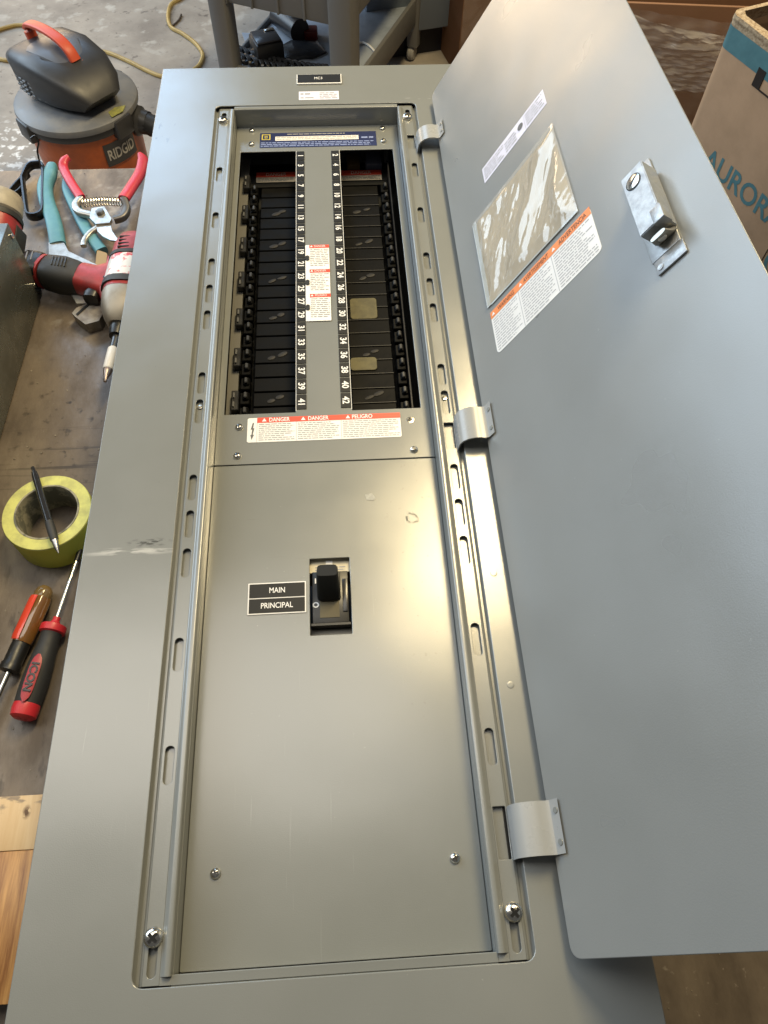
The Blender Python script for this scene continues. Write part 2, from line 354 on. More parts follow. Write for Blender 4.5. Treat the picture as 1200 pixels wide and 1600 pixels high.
MB().raw([(.1672, .5130, z), (.1688, .5130, z), (.1678, .5050, z), (.1694, .5050, z), (.1676, .4950, z), (.1692, .4950, z), (.1662, .4875, z), (.1648, .4950, z), (.1660, .4950, z), (.1668, .5030, z), (.1650, .5030, z)],
         [(0, 10, 9, 2, 1), (9, 8, 4, 3, 2), (7, 6, 5, 4, 8)]).obj('lightning_bolt', ink, o, smooth=False, normals=False)
# middle tall label
o = plate('danger_label', rrect(.2327, .6797, .2667, .8302, .001), [], DZ + .0009, DZ + .0012, white, P, bev=.0001)
tag(o, 'tall white label of three stacked notices between the number columns')
z = DZ + .0016
for ys, yn, wd in ((.8302, .7795, 'DANGER'), (.7795, .7310, 'DANGER'), (.7310, .6797, 'PELIGRO')):
    MB().quad(.2385, ys - .0068, .2667, ys - .0006, z).obj('heading_strip', red, o, smooth=False)
    text(wd, .006, white, o, T((.2535, ys - .0037, z + .0003)), width=.016); tri_icon(.2415, ys - .0038, .002, white, o, z + .0003)
    fine_print(.2395, yn + .006, .2655, ys - .008, 10, inkgrey, o, z, fill=.3, seed=int(ys * 999))
for y in (.8021, .7528, .7046):
    a = MB(); a.prism([(.2325 + .003 + .0036 * math.cos(k) * (1 if k % 2 else .7), y + .0052 * math.sin(k)) for k in [i * math.pi / 5 for i in range(10)]], z, z + .0008); a.obj('lock_notch', blackpl, o, smooth=False)
# blue rating label
o = plate('rating_label', rrect(.1614, 1.0640, .3490, 1.1030, .0008), [], DZ + .0001, DZ + .0004, blue, P, bev=.0001)
tag(o, 'dark blue rating label with yellow square emblem above the breaker rows')
z = DZ + .0007
MB().quad(.1860, 1.0815, .3202, 1.0925, z).obj('rating_strip', white, o, smooth=False)
fine_print(.188, 1.083, .318, 1.0915, 2, inkgrey, o, z + .0002, fill=.35, seed=3)
fine_print(.1635, 1.0655, .3460, 1.0785, 3, paleblue, o, z, fill=.45, seed=4, ragged=.05)
fine_print(.205, 1.0965, .3, 1.1000, 1, inkgrey, o, z, fill=.6, seed=5); fine_print(.3245, 1.083, .3445, 1.0895, 1, paleblue, o, z, fill=.6, seed=6)
a = MB()
for x0, y0, x1, y1 in ((.1642, 1.0842, .1782, 1.0860), (.1642, 1.0972, .1782, 1.0990), (.1642, 1.0860, .1660, 1.0972), (.1764, 1.0860, .1782, 1.0972), (.1690, 1.0884, .1702, 1.0948), (.1722, 1.0884, .1734, 1.0948), (.1702, 1.0936, .1722, 1.0948), (.1702, 1.0884, .1722, 1.0896)): a.quad(x0, y0, x1, y1, z)
a.obj('square_emblem', yellow, o, smooth=False)
# main / principal plate
o = plate('name_plate', rrect(.1690, .2612, .2304, .2974, .0008), [], DZ + .0001, DZ + .0010, white, P, bev=.0002); tag(o, 'black plate lettered main and principal beside the main breaker')
MB().box((.1704, .2800, DZ + .0008), (.2290, .2960, DZ + .0013)).obj('plate_field', tile_m, o, smooth=False)
MB().box((.1704, .2626, DZ + .0008), (.2290, .2788, DZ + .0013)).obj('plate_field', tile_m, o, smooth=False)
text('MAIN', .0088, white, o, T((.1998, .2881, DZ + .0016)), width=.0165, bold=.0001); text('PRINCIPAL', .0088, white, o, T((.1998, .2707, DZ + .0016)), width=.0335, bold=.0001)
# top plates
o = plate('name_plate', rrect(.2230, 1.1868, .2972, 1.2140, .0006), [], .0001, .0022, white, P, bev=.0003); tag(o, 'small black engraved plate on the top edge of the trim')
MB().box((.2244, 1.1890, .0020), (.2956, 1.2128, .0026)).obj('plate_field', tile_m, o, smooth=False); text('MC3', .0100, white, o, T((.2588, 1.2012, .0029)), width=.013)
o = plate('sticker', rrect(.2264, 1.1432, .2915, 1.1672, .0008), [], .0001, .0004, lilac, P, bev=.0001); tag(o, 'small white sticker under the black plate on the trim')
fine_print(.2290, 1.1570, .2450, 1.1630, 1, inkgrey, o, .0007, fill=.6, seed=8); fine_print(.2290, 1.1460, .2560, 1.1520, 1, inkgrey, o, .0007, fill=.4, seed=9); fine_print(.2600, 1.1455, .2890, 1.1645, 4, inkgrey, o, .0007, fill=.35, seed=10)
# glue residue on the cover
resid = mat('glue_residue', (.36, .36, .33), rough=.35, col2=(.22, .22, .20), vs=300); rough_grey = mat('glue_edge', (.16, .155, .13), rough=.8)
a = MB(); a.prism([(.2985, .4035), (.3065, .4055), (.3105, .3985), (.3085, .3955), (.3000, .3965)], DZ + .0001, DZ + .0004); a.obj('tape_residue', resid, cover, smooth=False)
a = MB()
for k in range(26):
    an = k / 26 * 6.283; x, y = .3505 + .0062 * math.cos(an) * random.uniform(.8, 1.2), .3700 + .0062 * math.sin(an) * random.uniform(.7, 1.2); s = random.uniform(.0004, .0012); a.quad(x - s, y - s * .6, x + s, y + s * .6, DZ + .0002)
a.obj('tape_residue', rough_grey, cover, smooth=False, normals=False)

# ---- breaker interior
a = MB(); a.box((.100, .470, -.135), (.412, 1.125, -.100)); a.obj('interior_pan', blackmat, P, smooth=False)
bar = MB(); bar.box((-.0285, -.0110, -.012), (.0285, .0114, 0), .0006, seg=1); barm = bar.mesh('breaker_mount', blackin)
rib = MB(); rib.box((-.0285, -.00045, -.012), (.0285, .00045, .0012)); ribm = rib.mesh('divider_rib', mat('rib_plastic', (.05, .047, .042), rough=.45, spec=.4))
clip = MB(); clip.box((-.0062, -.0098, -.012), (.0062, .0098, .004), .001, seg=1); clip.box((-.0025, -.004, .004), (.0055, .0085, .007), .0012, seg=1); clipm = clip.mesh('mounting_clip', blackin)
hook = MB(); hook.box((-.0020, -.0020, 0), (.0020, .0070, .0035), .001, seg=1); hookm = hook.mesh('clip_tip', mat('clip_plastic', (.05, .05, .05), rough=.3))
stab = MB(); stab.lathe([(.0075, 0), (.0075, .0006), (.005, .0009), (0, .0011)], 16); stabm = stab.mesh('bus_stab', copper)
for k in range(20):
    y = .556 + k * .0249
    if y > 1.02: break
    for sx, xc in ((-1, .1895), (1, .3185)):
        o = inst('breaker_mount', barm, P, T((xc, y, -.068)))
        inst('divider_rib', ribm, o, T((xc, y - .01245, -.068 if sx > 0 else -.074)))
        if k % 3 == 1:
            for dx, dy in ((.007, .003), (-.006, -.003)):
                inst('bus_stab', stabm, o, T((xc + dx + random.uniform(-.002, .002), y + dy, -.0679)) @ Matrix.Rotation(R(random.uniform(14, 34)), 4, 'Z') @ Matrix.Diagonal((random.uniform(.7, 1.0), random.uniform(.35, .5), 1, 1)))
        xk = xc + sx * .0395; q = inst('mounting_clip', clipm, P, T((xk, y, -.068))); inst('clip_tip', hookm, q, T((xk + .0012, y - .001, -.0610)))
# side rails of the interior
a = MB(); a.box((.1255, .470, -.075), (.1395, 1.10, -.070)); a.obj('side_plate', mat('interior_grey', (.12, .115, .10), rough=.5), P, smooth=False)
latch = MB(); latch.box((-.0045, -.0165, -.006), (.0050, .0165, .0045), .001, seg=1); lm = latch.mesh('side_latch', blackpl)
lt = MB(); lt.box((-.001, -.004, 0), (.001, .004, .002)); ltm = lt.mesh('latch_tip', mat('latch_plastic', (.13, .13, .13), rough=.3))
for k in range(7):
    y = .575 + k * .0747; o = inst('side_latch', lm, P, T((.1378, y, -.064)))
    for d in (-.008, .007): inst('latch_tip', ltm, o, T((.1368, y + d, -.0595)))
a = MB(); a.box((.3655, .470, -.085), (.3672, 1.06, -.055)); a.obj('side_rail', blackpl, P, smooth=False)
for x0, y0, x1, y1 in ((.2930, .7190, .3312, .7600), (.2895, .6240, .3255, .6470)):
    o = plate('brass_plate', rrect(x0, y0, x1, y1, .005), [], -.0672, -.0664, brass, P, bev=.0005)
a = MB(); a.box((.1400, 1.035, -.12), (.365, 1.045, -.0798)); a.obj('end_barrier', blackmat, P, smooth=False)
dim_red = mat('danger_red_inner', (.6, .06, .03), rough=.5)
for x0, x1 in ((.150, .2150), (.2890, .3565)):
    o = plate('danger_sticker', rrect(x0, 1.0465, x1, 1.0720, .0006), [], -.0790, -.0786, mat('label_cream', (.55, .47, .33), rough=.5), P, bev=.0001)
    MB().quad(x0, 1.0590, x1, 1.0720, -.0783).obj('heading_strip', dim_red, o, smooth=False)
    text('DANGER', .011, mat('cream_ink', (.7, .6, .5), rough=.5), o, T(((x0 + x1) / 2, 1.0655, -.0779)), width=.033); fine_print(x0 + .002, 1.0475, x1 - .002, 1.058, 3, ink, o, -.0782, fill=.35, seed=int(x0 * 777))
a = MB(); a.box((.138, 1.0455, -.10), (.37, 1.0725, -.0795)); a.obj('label_shelf', blackmat, P, smooth=False)
lug = mat('lug_aluminium', (.42, .42, .42), rough=.35, metal=.8)
MB().box((.300, 1.082, -.11), (.322, 1.115, -.075), .003).obj('terminal_block', mat('terminal_brown', (.12, .07, .02), rough=.5), P)
MB().box((.331, 1.080, -.11), (.359, 1.115, -.072), .003).obj('terminal_block', mat('terminal_blue', (.12, .13, .18), rough=.4), P)
MB().loft(smoothpath([(.366, 1.078, -.068), (.3665, 1.095, -.062), (.368, 1.112, -.060), (.371, 1.122, -.065)]), .0035).obj('lug_post', lug, P)

# ---- main breaker in its window
mb = MB().box((.2365, .2500, -.075), (.2752, .3100, -.034), .001).obj('main_breaker', blackpl, P)
a = MB(); a.box((.2300, .3102, -.07), (.2815, .3300, -.037)); a.obj('breaker_label', mat('breaker_tan', (.62, .56, .41), rough=.5), mb, smooth=False)
fine_print(.2400, .3115, .2730, .3180, 2, inkgrey, mb, -.0366, fill=.4, seed=21)
MB().box((.2515, .3185, -.0365), (.2590, .3240, -.0360)).obj('white_marker', white, mb, smooth=False)
MB().box((.2352, .2475, -.075), (.2765, .2500, -.0338)).obj('breaker_base_edge', blackpl, mb, smooth=False)
a = MB(); a.box((.2300, .2300, -.075), (.2815, .2474, -.045)); a.obj('breaker_skirt', mat('breaker_grey', (.19, .18, .15), rough=.45), mb, smooth=False)
MB().box((.2445, .2560, -.0342), (.2650, .2760, -.0334)).obj('handle_recess', mat('recess_tan', (.10, .085, .050), rough=.6, spec=.3), mb, smooth=False)
MB().box((.2425, .2760, -.0345), (.2668, .3085, -.0305), .0015).obj('handle_guard', blackpl, mb)
h = MB(); h.loft([(.2540, .2870, -.034), (.2540, .2900, -.020), (.2540, .2950, -.008), (.2540, .2965, -.0035)], [(.0122, .0135), (.0120, .0120), (.0114, .0100), (.0104, .0082)], up=(0, 1, 0), p=5); h.obj('toggle_handle', blackmat, mb)
text('I', .0085, white, mb, T((.2402, .2990, -.0336)), bold=.0002); text('O', .0085, white, mb, T((.2402, .2710, -.0336)), bold=.0003)
a = MB(); a.box((.2690, .262, -.0345), (.2745, .300, -.0325), .0005); a.obj('side_cap', mat('cap_black', (.03, .03, .03), rough=.25), mb)

# ------------------------------------------------------------------ door (open about 120 degrees)
ang = 1.0536; DM = T((.43977, 0, .012)) @ Matrix.Rotation(-ang, 4, 'Y')
BL, BR, TR, TL = (0, -.0630), (.349, -.0630), (.3155, 1.130), (0, 1.130)
def rquad(c, r, n=6):
    o = []
    for i in range(4):
        p0, p1, p2 = Vector(c[i - 1]), Vector(c[i]), Vector(c[(i + 1) % 4]); u, v = (p0 - p1).normalized(), (p2 - p1).normalized()
        A, B = p1 + u * r, p1 + v * r
        for k in range(n + 1):
            t_ = k / n; o.append(tuple((1 - t_) ** 2 * A + 2 * t_ * (1 - t_) * p1 + t_ ** 2 * B))
    return o
door = plate('door', rquad([BL, BR, TR, TL], .012), [], -.0018, 0, paint_door, P, DM, bev=.0006)
tag(door, 'grey panel door standing open with labels and clear pouch inside')
def DT(s, y, n=0.): return DM @ T((s, y, n))
# hinges
for i, (y0, y1) in enumerate(((1.006, 1.040), (.443, .487), (.012, .055))):
    prof = [(.4072, -.014), (.4078, .000), (.4090, .0075), (.4125, .0130), (.4180, .0168), (.4250, .0188), (.4320, .0190), (.4370, .0178)]
    c, s_ = math.cos(ang), math.sin(ang)
    leaf = [(.43977 + c * q - s_ * .0024, .012 + s_ * q + c * .0024) for q in (.0075, .0165)]
    prof = prof + [(.4408, .0188)] + leaf
    a = MB(); a.ribbon(prof, y0, y1); a.ribbon([(x + .0012 * (1 if k < 5 else 0) , z - .0016) for k, (x, z) in enumerate(prof)], y0, y1)
    for yy in (y0, y1):
        q = [(x, yy, z) for x, z in prof] + [(x + .0012 * (1 if k < 5 else 0), yy, z - .0016) for k, (x, z) in enumerate(prof)]; n = len(prof)
        a.raw(q, [(k, k + 1, n + k + 1, n + k) for k in range(n - 1)])
    hg = a.obj('hinge', mat('hinge_paint', (.30, .305, .30), rough=.28, rv=.04, vs=30), P, ang=40)
    for yy in (y0 + .009, y1 - .009): MB().lathe([(.0028, 0), (.0026, .0005), (.0014, .0006), (0, .0004)], 14).obj('rivet', paint, hg, DT(.0125, yy, .0026))
    MB().box((.4046 if i == 2 else .4066, y0 - .0005, -.03), (.4118, y1 + .0005, -.0086)).obj('pocket_gap_shade', blackmat, hg, smooth=False)  # black block stands in for the shade in the hinge gap
# door labels
o = plate('rating_sticker', rrect(.0745, .8120, .1968, .8415, .0006), [], .0001, .0004, lilac, door, DM, bev=.0001)
z = .0007
fine_print(.0775, .8150, .118, .8385, 5, inkgrey, o, z, DM, fill=.38, seed=31); fine_print(.121, .8150, .143, .8350, 4, inkgrey, o, z, DM, fill=.38, seed=32); fine_print(.162, .8150, .194, .8385, 5, inkgrey, o, z, DM, fill=.38, seed=33)
MB().lathe([(.0048, 0), (.0048, .0001), (0, .0001)], 18).obj('round_mark', ink, o, DT(.1515, .8285, z) @ Matrix.Diagonal((1.05, 1.1, 1, 1))); MB().quad(.1592, .8125, .1596, .841, z).obj('divider_line', inkgrey, o, DM, smooth=False)
wl = plate('warning_label', [(.0413, .5385), (.1995, .5465)] and rrect(.0412, .5395, .2100, .6055, .006), [], .0001, .0004, white, door, DM, bev=.0001)
MB().quad(.0413, .5945, .2099, .6054, z).obj('heading_strip', orange, wl, DM, smooth=False)
for x0, x1, wd, wdt in ((.0413, .0915, 'WARNING', .030), (.0915, .1478, 'AVERTISSEMENT', .042), (.1478, .2100, 'ADVERTENCIA', .042)):
    text(wd, .0090, inkbrown, wl, DT((x0 + x1) / 2 + .004, .5999, z + .0003), width=wdt); tri_icon(x0 + .0055, .5996, .0028, white, wl, z + .0003, DM)
    fine_print(x0 + .003, .5415, x1 - .003, .5925, 13, inkgrey, wl, z, DM, fill=.28, seed=int(x0 * 3333))
    if x0 > .05: MB().quad(x0 - .0003, .5400, x0 + .0003, .5945, z + .0001).obj('divider_line', inkgrey, wl, DM, smooth=False)
# clear document pouch
nx, ny = 96, 90; vs = []; fs = []
for j in range(ny + 1):
    for i in range(nx + 1):
        u, v = i / nx, j / ny; x = .0405 + u * .1565; y = .6160 + v * .152 + u * -.004 + (.006 * u * u if v > .99 else 0)
        e = min(u, 1 - u, v, 1 - v); k = min(1, e * 9)
        d = mnoise.noise(((u * .6 + v) * 1.9, (u - v * .55) * 5.0, 1.3)); d2 = mnoise.noise(((u * .55 + v) * 3.0, (u - v * .5) * 17.0, 5.1)); d3 = mnoise.noise((u * 30, v * 18, 2.)); d4 = mnoise.noise(((u * .6 + v) * 6.0, (u - v * .55) * 34.0, 9.4))
        vs.append((x, y, .0022 + k * (.0052 * d + .0016 * d2 * abs(d2) + .0008 * d4 * abs(d) * 2 + .0002 * d3 + .0035)))
for j in range(ny):
    for i in range(nx): fs.append((j * (nx + 1) + i, j * (nx + 1) + i + 1, (j + 1) * (nx + 1) + i + 1, (j + 1) * (nx + 1) + i))
film = mat('clear_film', (.58, .55, .48), rough=.10, spec=1., alpha=.5, coat=1.)
a = MB(); a.raw(vs, fs); pch = a.obj('document_pouch', film, door, DM, ang=80)
MB().box((.0395, .6150, .0012), (.0465, .7660, .0018)).obj('pouch_seam', mat('film_seam', (.62, .68, .70), rough=.2), pch, DM, smooth=False)
MB().box((.0470, .6140, .0012), (.1965, .6165, .0016)).obj('pouch_seam', mat('film_seam', (.62, .68, .70)), pch, DM, smooth=False)
MB().box((.0440, .6180, .0004), (.1930, .7640, .0008)).obj('gold_sheen_backing', mat('gold_sheen_backing', (.46, .36, .20), rough=.35), pch, DM, smooth=False)  # gold of the warm reflection is put into the backing colour
# lock
lk = MB().box((.2545, .4700, .0003), (.2865, .5860, .0030), .0008).obj('door_lock', castzinc, P, DM); tag(lk, 'zinc key lock latch bolted inside the open door')
lb = MB().prism([(.2640, .4850), (.2890, .4850), (.2890, .5640), (.2640, .5640)], .0030, .0235); bmesh.ops.bevel(lb.bm, geom=lb.bm.edges[:], offset=.0008, segments=2, affect='EDGES'); lb.obj('lock_body', castzinc, lk, DM)
MB().box((.2800, .4830, .0130), (.2915, .5000, .0248), .0006).obj('lock_bolt', castzinc, lk, DM)
MB().lathe([(.0075, 0), (.0075, .0010), (.0070, .0013), (0, .0013)], 24).obj('lock_cylinder', chrome, lk, DT(.2755, .5485, .0235))
MB().lathe([(.0086, 0), (.0086, .0004), (.0076, .0005), (.0076, 0)], 24).obj('cylinder_ring', blackpl, lk, DT(.2755, .5485, .0235))
MB().box((-.0045, -.0007, 0), (.0045, .0007, .0004)).obj('key_slot', blackpl, lk, DT(.2755, .5485, .0249) @ Matrix.Rotation(R(35), 4, 'Z'), smooth=False)
cm = MB(); cm.loft([(.2765, .4840, .004), (.2765, .4790, .010), (.2765, .4770, .018)], [(.011, .003), (.010, .0025), (.008, .002)], up=(0, 0, 1), p=3); cm.obj('latch_cam', mat('cam_steel', (.40, .38, .33), rough=.3, metal=.9), lk, DM)
Ms = DM @ T((.2765, .4785, .0125)) @ Matrix.Rotation(R(80), 4, 'X'); inst('lock_screw', sm, lk, Ms)
MB().box((.2560, .4540, .0004), (.2880, .4700, .0026), .0006).obj('lock_foot', castzinc, lk, DM)
for s_, y in ((.2610, .4600), (.2595, .5790)): MB().lathe([(.0032, 0), (.003, .0006), (.0015, .0007), (0, .0002)], 14).obj('rivet', castzinc, lk, DT(s_, y, .0029))

# ------------------------------------------------------------------ tools on the bench
BZ = -.15
t = thing('tape_roll', 'roll of dull yellow green masking tape flat on the bench', 'tape', (-.094, .444, BZ))
Mt = T((-.094, .444, BZ))
tm = mat('tape_side', (.60, .60, .17), rough=.6, col2=(.43, .43, .14), vs=60, rv=.05, bump=.1, bs=300); tmo = mat('tape_face', (.60, .62, .08), rough=.5)
MB().lathe([(.0395, .0478), (.0532, .0478), (.0538, .0470), (.0540, .046)], 64).obj('tape_side', tm, t, Mt)
MB().lathe([(.0540, .046), (.0540, .001), (.0536, 0), (.0395, 0)], 64).obj('tape_face', tmo, t, Mt)
MB().lathe([(.0393, .0482), (.0372, .0482), (.0368, .0475), (.0368, .0002), (.0393, .0002), (.0393, .0482)], 64).obj('cardboard_core', mat('core_card', (.30, .28, .20), rough=.7, col2=(.12, .12, .09), vs=45, lo=.45, hi=.55), t, Mt)
def axisM(a, b):
    a, b = Vector(a), Vector(b); return T(a) @ (b - a).to_track_quat('Z', 'Y').to_matrix().to_4x4(), (b - a).length
t = thing('pen', 'black ballpoint pen lying across the tape roll', 'pen', (-.093, .443, -.098))
Mp, Lp = axisM((-.1185, .504, -.0965), (-.0685, .384, -.0965))
MB().lathe([(0, -.004), (.0022, -.004), (.0024, .004), (.0036, .0045), (.0042, .012), (.0048, .05), (.0049, .085)], 20).obj('barrel', mat('pen_barrel', (.02, .02, .022), rough=.15, coat=.5), t, Mp)
MB().lathe([(.0051, .085), (.0054, .10), (.0050, .112), (.0046, .114)], 20).obj('grip', mat('pen_grip', (.025, .025, .025), rough=.6), t, Mp)
MB().lathe([(.0045, .114), (.0030, .124), (.0012, .130), (.0006, .1325), (0, .1325)], 16).obj('tip', mat('pen_tip', (.25, .25, .26), rough=.25, metal=.8), t, Mp)
MB().box((-.0016, .004, .006), (.0016, .0065, .042), .0006).obj('clip', mat('pen_clip', (.06, .06, .065), rough=.2, metal=.5), t, Mp @ Matrix.Rotation(R(150), 4, 'Z'))
# screwdriver with black and red handle
t = thing('screwdriver', 'black and red grip screwdriver lying beside the panel', 'screwdriver', (-.083, .25, BZ))
Ms, Ls = axisM((-.0905, .196, -.1345), (-.0735, .306, -.1345)); Ms = Ms @ Matrix.Diagonal((.92, .92, 1, 1)); shr = mat('shaft_steel', (.70, .68, .62), rough=.22, metal=1.)
redp = mat('red_plastic', (.50, .018, .025), rough=.4, rv=.08, vs=60); grip = mat('black_rubber', (.022, .022, .021), rough=.6, rv=.08, vs=80)
MB().lathe([(0, 0), (.0110, .0003), (.0150, .003), (.0160, .010), (.0155, .0165)], 24).obj('butt_cap', redp, t, Ms)
MB().lathe([(.0152, .0165), (.0162, .030), (.0160, .048), (.0145, .070), (.0125, .086), (.0122, .097), (.0130, .1005)], 28).obj('grip', grip, t, Ms)
MB().lathe([(.0130, .1005), (.0158, .102), (.0162, .106), (.0158, .110), (.0070, .113), (.0045, .117), (.0045, .121)], 28).obj('collar', redp, t, Ms)
MB().lathe([(.0030, .121), (.0030, .200), (.0026, .203), (0, .203)], 14).obj('shaft', shr, t, Ms)
MB().lathe([(.0036, .196), (.0036, .212), (.0020, .214), (0, .214)], 12).obj('tip', blackpl, t, Ms)
# red inlay with lettering follows the upper side of the grip
toc = Vector((.28, -.05, .69)) - Vector((-.083, .25, -.1335)); axd = (Vector((-.0735, .306, 0)) - Vector((-.0905, .196, 0))).normalized()
upv = Vector((.16, 0, 1)); upv = (upv - axd * upv.dot(axd)).normalized(); sdv = axd.cross(upv)
Mi = Matrix.Identity(4); base = Vector((-.0905, .196, -.1335))
for i in range(3): Mi[i][0] = -axd[i]; Mi[i][1] = sdv[i]; Mi[i][2] = upv[i]
Mi.translation = base + axd * .044 + upv * .0145
def inlay(x0, x1, w, name, m):
    a = MB(); vs = []; fs = []; n = 10
    for k in range(13):
        x = x0 + (x1 - x0) * k / 12; ax = .044 - x; r = .0158 + .0009 * math.sin((ax - .02) / .06 * 3.14) - (.03 * max(0, ax - .055)) + .0006; ww = w * math.sqrt(max(.05, 1 - abs(2 * k / 12 - 1) ** 4))
        for j in range(n + 1):
            th = (j / n - .5) * 2 * ww; vs.append((x, r * math.sin(th), r * math.cos(th) - .0145))
    for k in range(12):
        for j in range(n): fs.append((k * (n + 1) + j, k * (n + 1) + j + 1, (k + 1) * (n + 1) + j + 1, (k + 1) * (n + 1) + j))
    a.raw(vs, fs); return a.obj(name, m, t, Mi)
il = inlay(-.026, .0285, .36, 'red_inlay', mat('red_inlay', (.33, .012, .022), rough=.4))
text('ICON', .0115, blackpl, il, Mi @ T((.001, 0, .0030)), width=.033, bold=.0004, extrude=.0004)
# second screwdriver with clear orange handle
t = thing('screwdriver', 'clear orange handled screwdriver with black collar by the bench edge', 'screwdriver', (-.1, .31, BZ))
Ms, Ls = axisM((-.0925, .354, -.136), (-.1085, .2865, -.136))
acet = mat('orange_acetate', (.26, .12, .03), rough=.12, trans=.35, coat=.6); accr = mat('red_acetate', (.66, .06, .03), rough=.25, coat=.4)
a = MB(); a.lathe([(0, -.004), (.0060, -.003), (.0095, .001), (.0108, .006), (.0104, .012)], 24); a.obj('handle_butt', mat('amber_acetate', (.30, .20, .08), rough=.12, trans=.5), t, Ms)
a = MB()
prof = [(.0118, .012), (.0124, .016), (.0126, .040), (.0124, .064), (.0112, .070)]
vs = []; fs = []; n = 48
for r, z_ in prof:
    for k in range(n):
        th = 6.2832 * k / n; rr = r * (1 - .06 * abs(math.sin(th * 3))); vs.append((rr * math.cos(th), rr * math.sin(th), z_))
for j in range(len(prof) - 1):
    for k in range(n): fs.append((j * n + k, j * n + (k + 1) % n, (j + 1) * n + (k + 1) % n, (j + 1) * n + k))
fs.append(tuple(range(n))); fs.append(tuple(range((len(prof) - 1) * n, len(prof) * n)))
a.raw(vs, fs); a.obj('handle', acet, t, Ms)
a = MB(); ld = Ms.to_3x3().inverted() @ Vector((-.55, -.1, .83)); la = math.atan2(ld.y, ld.x); a.lathe([(.0125, .013), (.0131, .017), (.0132, .064), (.0122, .069)], 8, a0=la - .62, a1=la + .62); a.obj('red_insert', accr, t, Ms)
MB().lathe([(.0100, .070), (.0104, .074), (.0104, .094), (.0118, .096), (.0120, .104), (.0050, .1055)], 24).obj('collar', blackpl, t, Ms)
MB().lathe([(.0033, .100), (.0033, .20), (0, .20)], 12).obj('shaft', shr, t, Ms)
# wooden board
t = thing('wooden_board', 'short wooden board with stained grain and one bare pale end', 'board', (-.13, .02, BZ))
pine = mat('bare_pine', (.62, .46, .27), col2=(.52, .35, .18), vs=10, stretch=(9, .7, 1), rough=.6, bump=.1, bs=40, bstretch=(8, .6, 1), lo=.35, hi=.7, scuffs=(((-.062, .096, -.12), (.005, .008, .02), 200, .40, (.10, .05, .02), (1, 1, 1)), ((-.1, .107, -.12), (.12, .012, .02), 60, .5, (.25, .19, .13), (1, 2, 1))))
stain = mat('stained_oak', (.50, .27, .09), col2=(.20, .080, .022), vs=17, vd=7, stretch=(9, .55, 1), rough=.4, bump=.1, bs=40, bstretch=(8, .6, 1), lo=.36, hi=.62)
a = MB(); a.box((-.40, -.069, BZ + .0005), (-.004, .0600, -.121), .001); a.obj('stained_length', stain, t)
a = MB(); a.box((-.40, .0602, BZ + .0005), (-.004, .1125, -.1205), .001); a.obj('bare_end', pine, t)
# sheet metal box on the left
t = thing('sheet_metal_box', 'dark scratched sheet metal box at the left bench edge', 'metal box', (-.3, .72, BZ))
dm = mat('scratched_steel', (.19, .20, .18), rough=.27, metal=.6, rv=.1, vs=18, col2=(.13, .135, .12), scuffs=(((-.2, .70, -.10), (.03, .10, .06), 60, .58, (.32, .30, .24), (1, .4, 1.6)),))
Mb = T((-.1895, .879, BZ)) @ Matrix.Rotation(R(-1.8), 4, 'Z')
MB().box((-.25, -.60, .003), (0, 0, .134), .0015).obj('box_shell', dm, t, Mb)
for zz, yy in ((.118, -.008), (.030, -.012)): MB().lathe([(.0042, 0), (.0040, .0015), (.002, .0026), (0, .0028)], 14).obj('screw', chrome, t, Mb @ T((.0003, yy, zz)) @ Matrix.Rotation(R(90), 4, 'Y'))
# drill behind the box, nose up to the right
t = thing('power_drill', 'red drill with tan nose ring behind the metal box', 'drill', (-.27, .96, BZ))
Md = T((-.252, .965, -.088)) @ Matrix.Rotation(R(-6), 4, 'Z') @ Matrix.Rotation(R(22), 4, 'X') @ Matrix.Diagonal((.80, .80, .80, 1))
tan = mat('tan_plastic', (.40, .36, .28), rough=.5, col2=(.28, .25, .2), vs=40)
MB().loft([(0, -.13, 0), (0, -.06, 0), (0, 0, 0), (0, .012, 0)], [(.034, .040), (.040, .044), (.042, .044), (.040, .042)], p=2.4, seg=24).obj('motor_housing', mat('tool_red', (.36, .03, .03), rough=.45, rv=.1, vs=50, col2=(.22, .022, .02), vd=8), t, Md)
MB().loft([(0, .012, 0), (0, .020, 0), (0, .024, 0)], [(.043, .044), (.043, .044), (.041, .042)], p=2.2, seg=28).obj('black_band', grip, t, Md)
MB().loft([(0, .024, 0), (0, .030, 0), (0, .058, 0), (0, .068, 0), (0, .074, 0)], [(.036, .038), (.041, .042), (.040, .041), (.034, .034), (.022, .022)], p=2, seg=28).obj('nose_ring', tan, t, Md)
MB().box((-.018, -.085, .042), (.020, -.005, .0465), .002).obj('silver_plate', mat('silver_plate', (.7, .7, .7), rough=.3, metal=.6), t, Md)
MB().box((.0405, -.05, -.03), (.0435, .00, .01), .001).obj('side_cover', grip, t, Md)
MB().loft([(-.01, -.08, -.03), (-.07, -.09, -.035), (-.13, -.10, -.035)], [(.024, .016)] * 3, p=3).obj('handle', grip, t, Md)
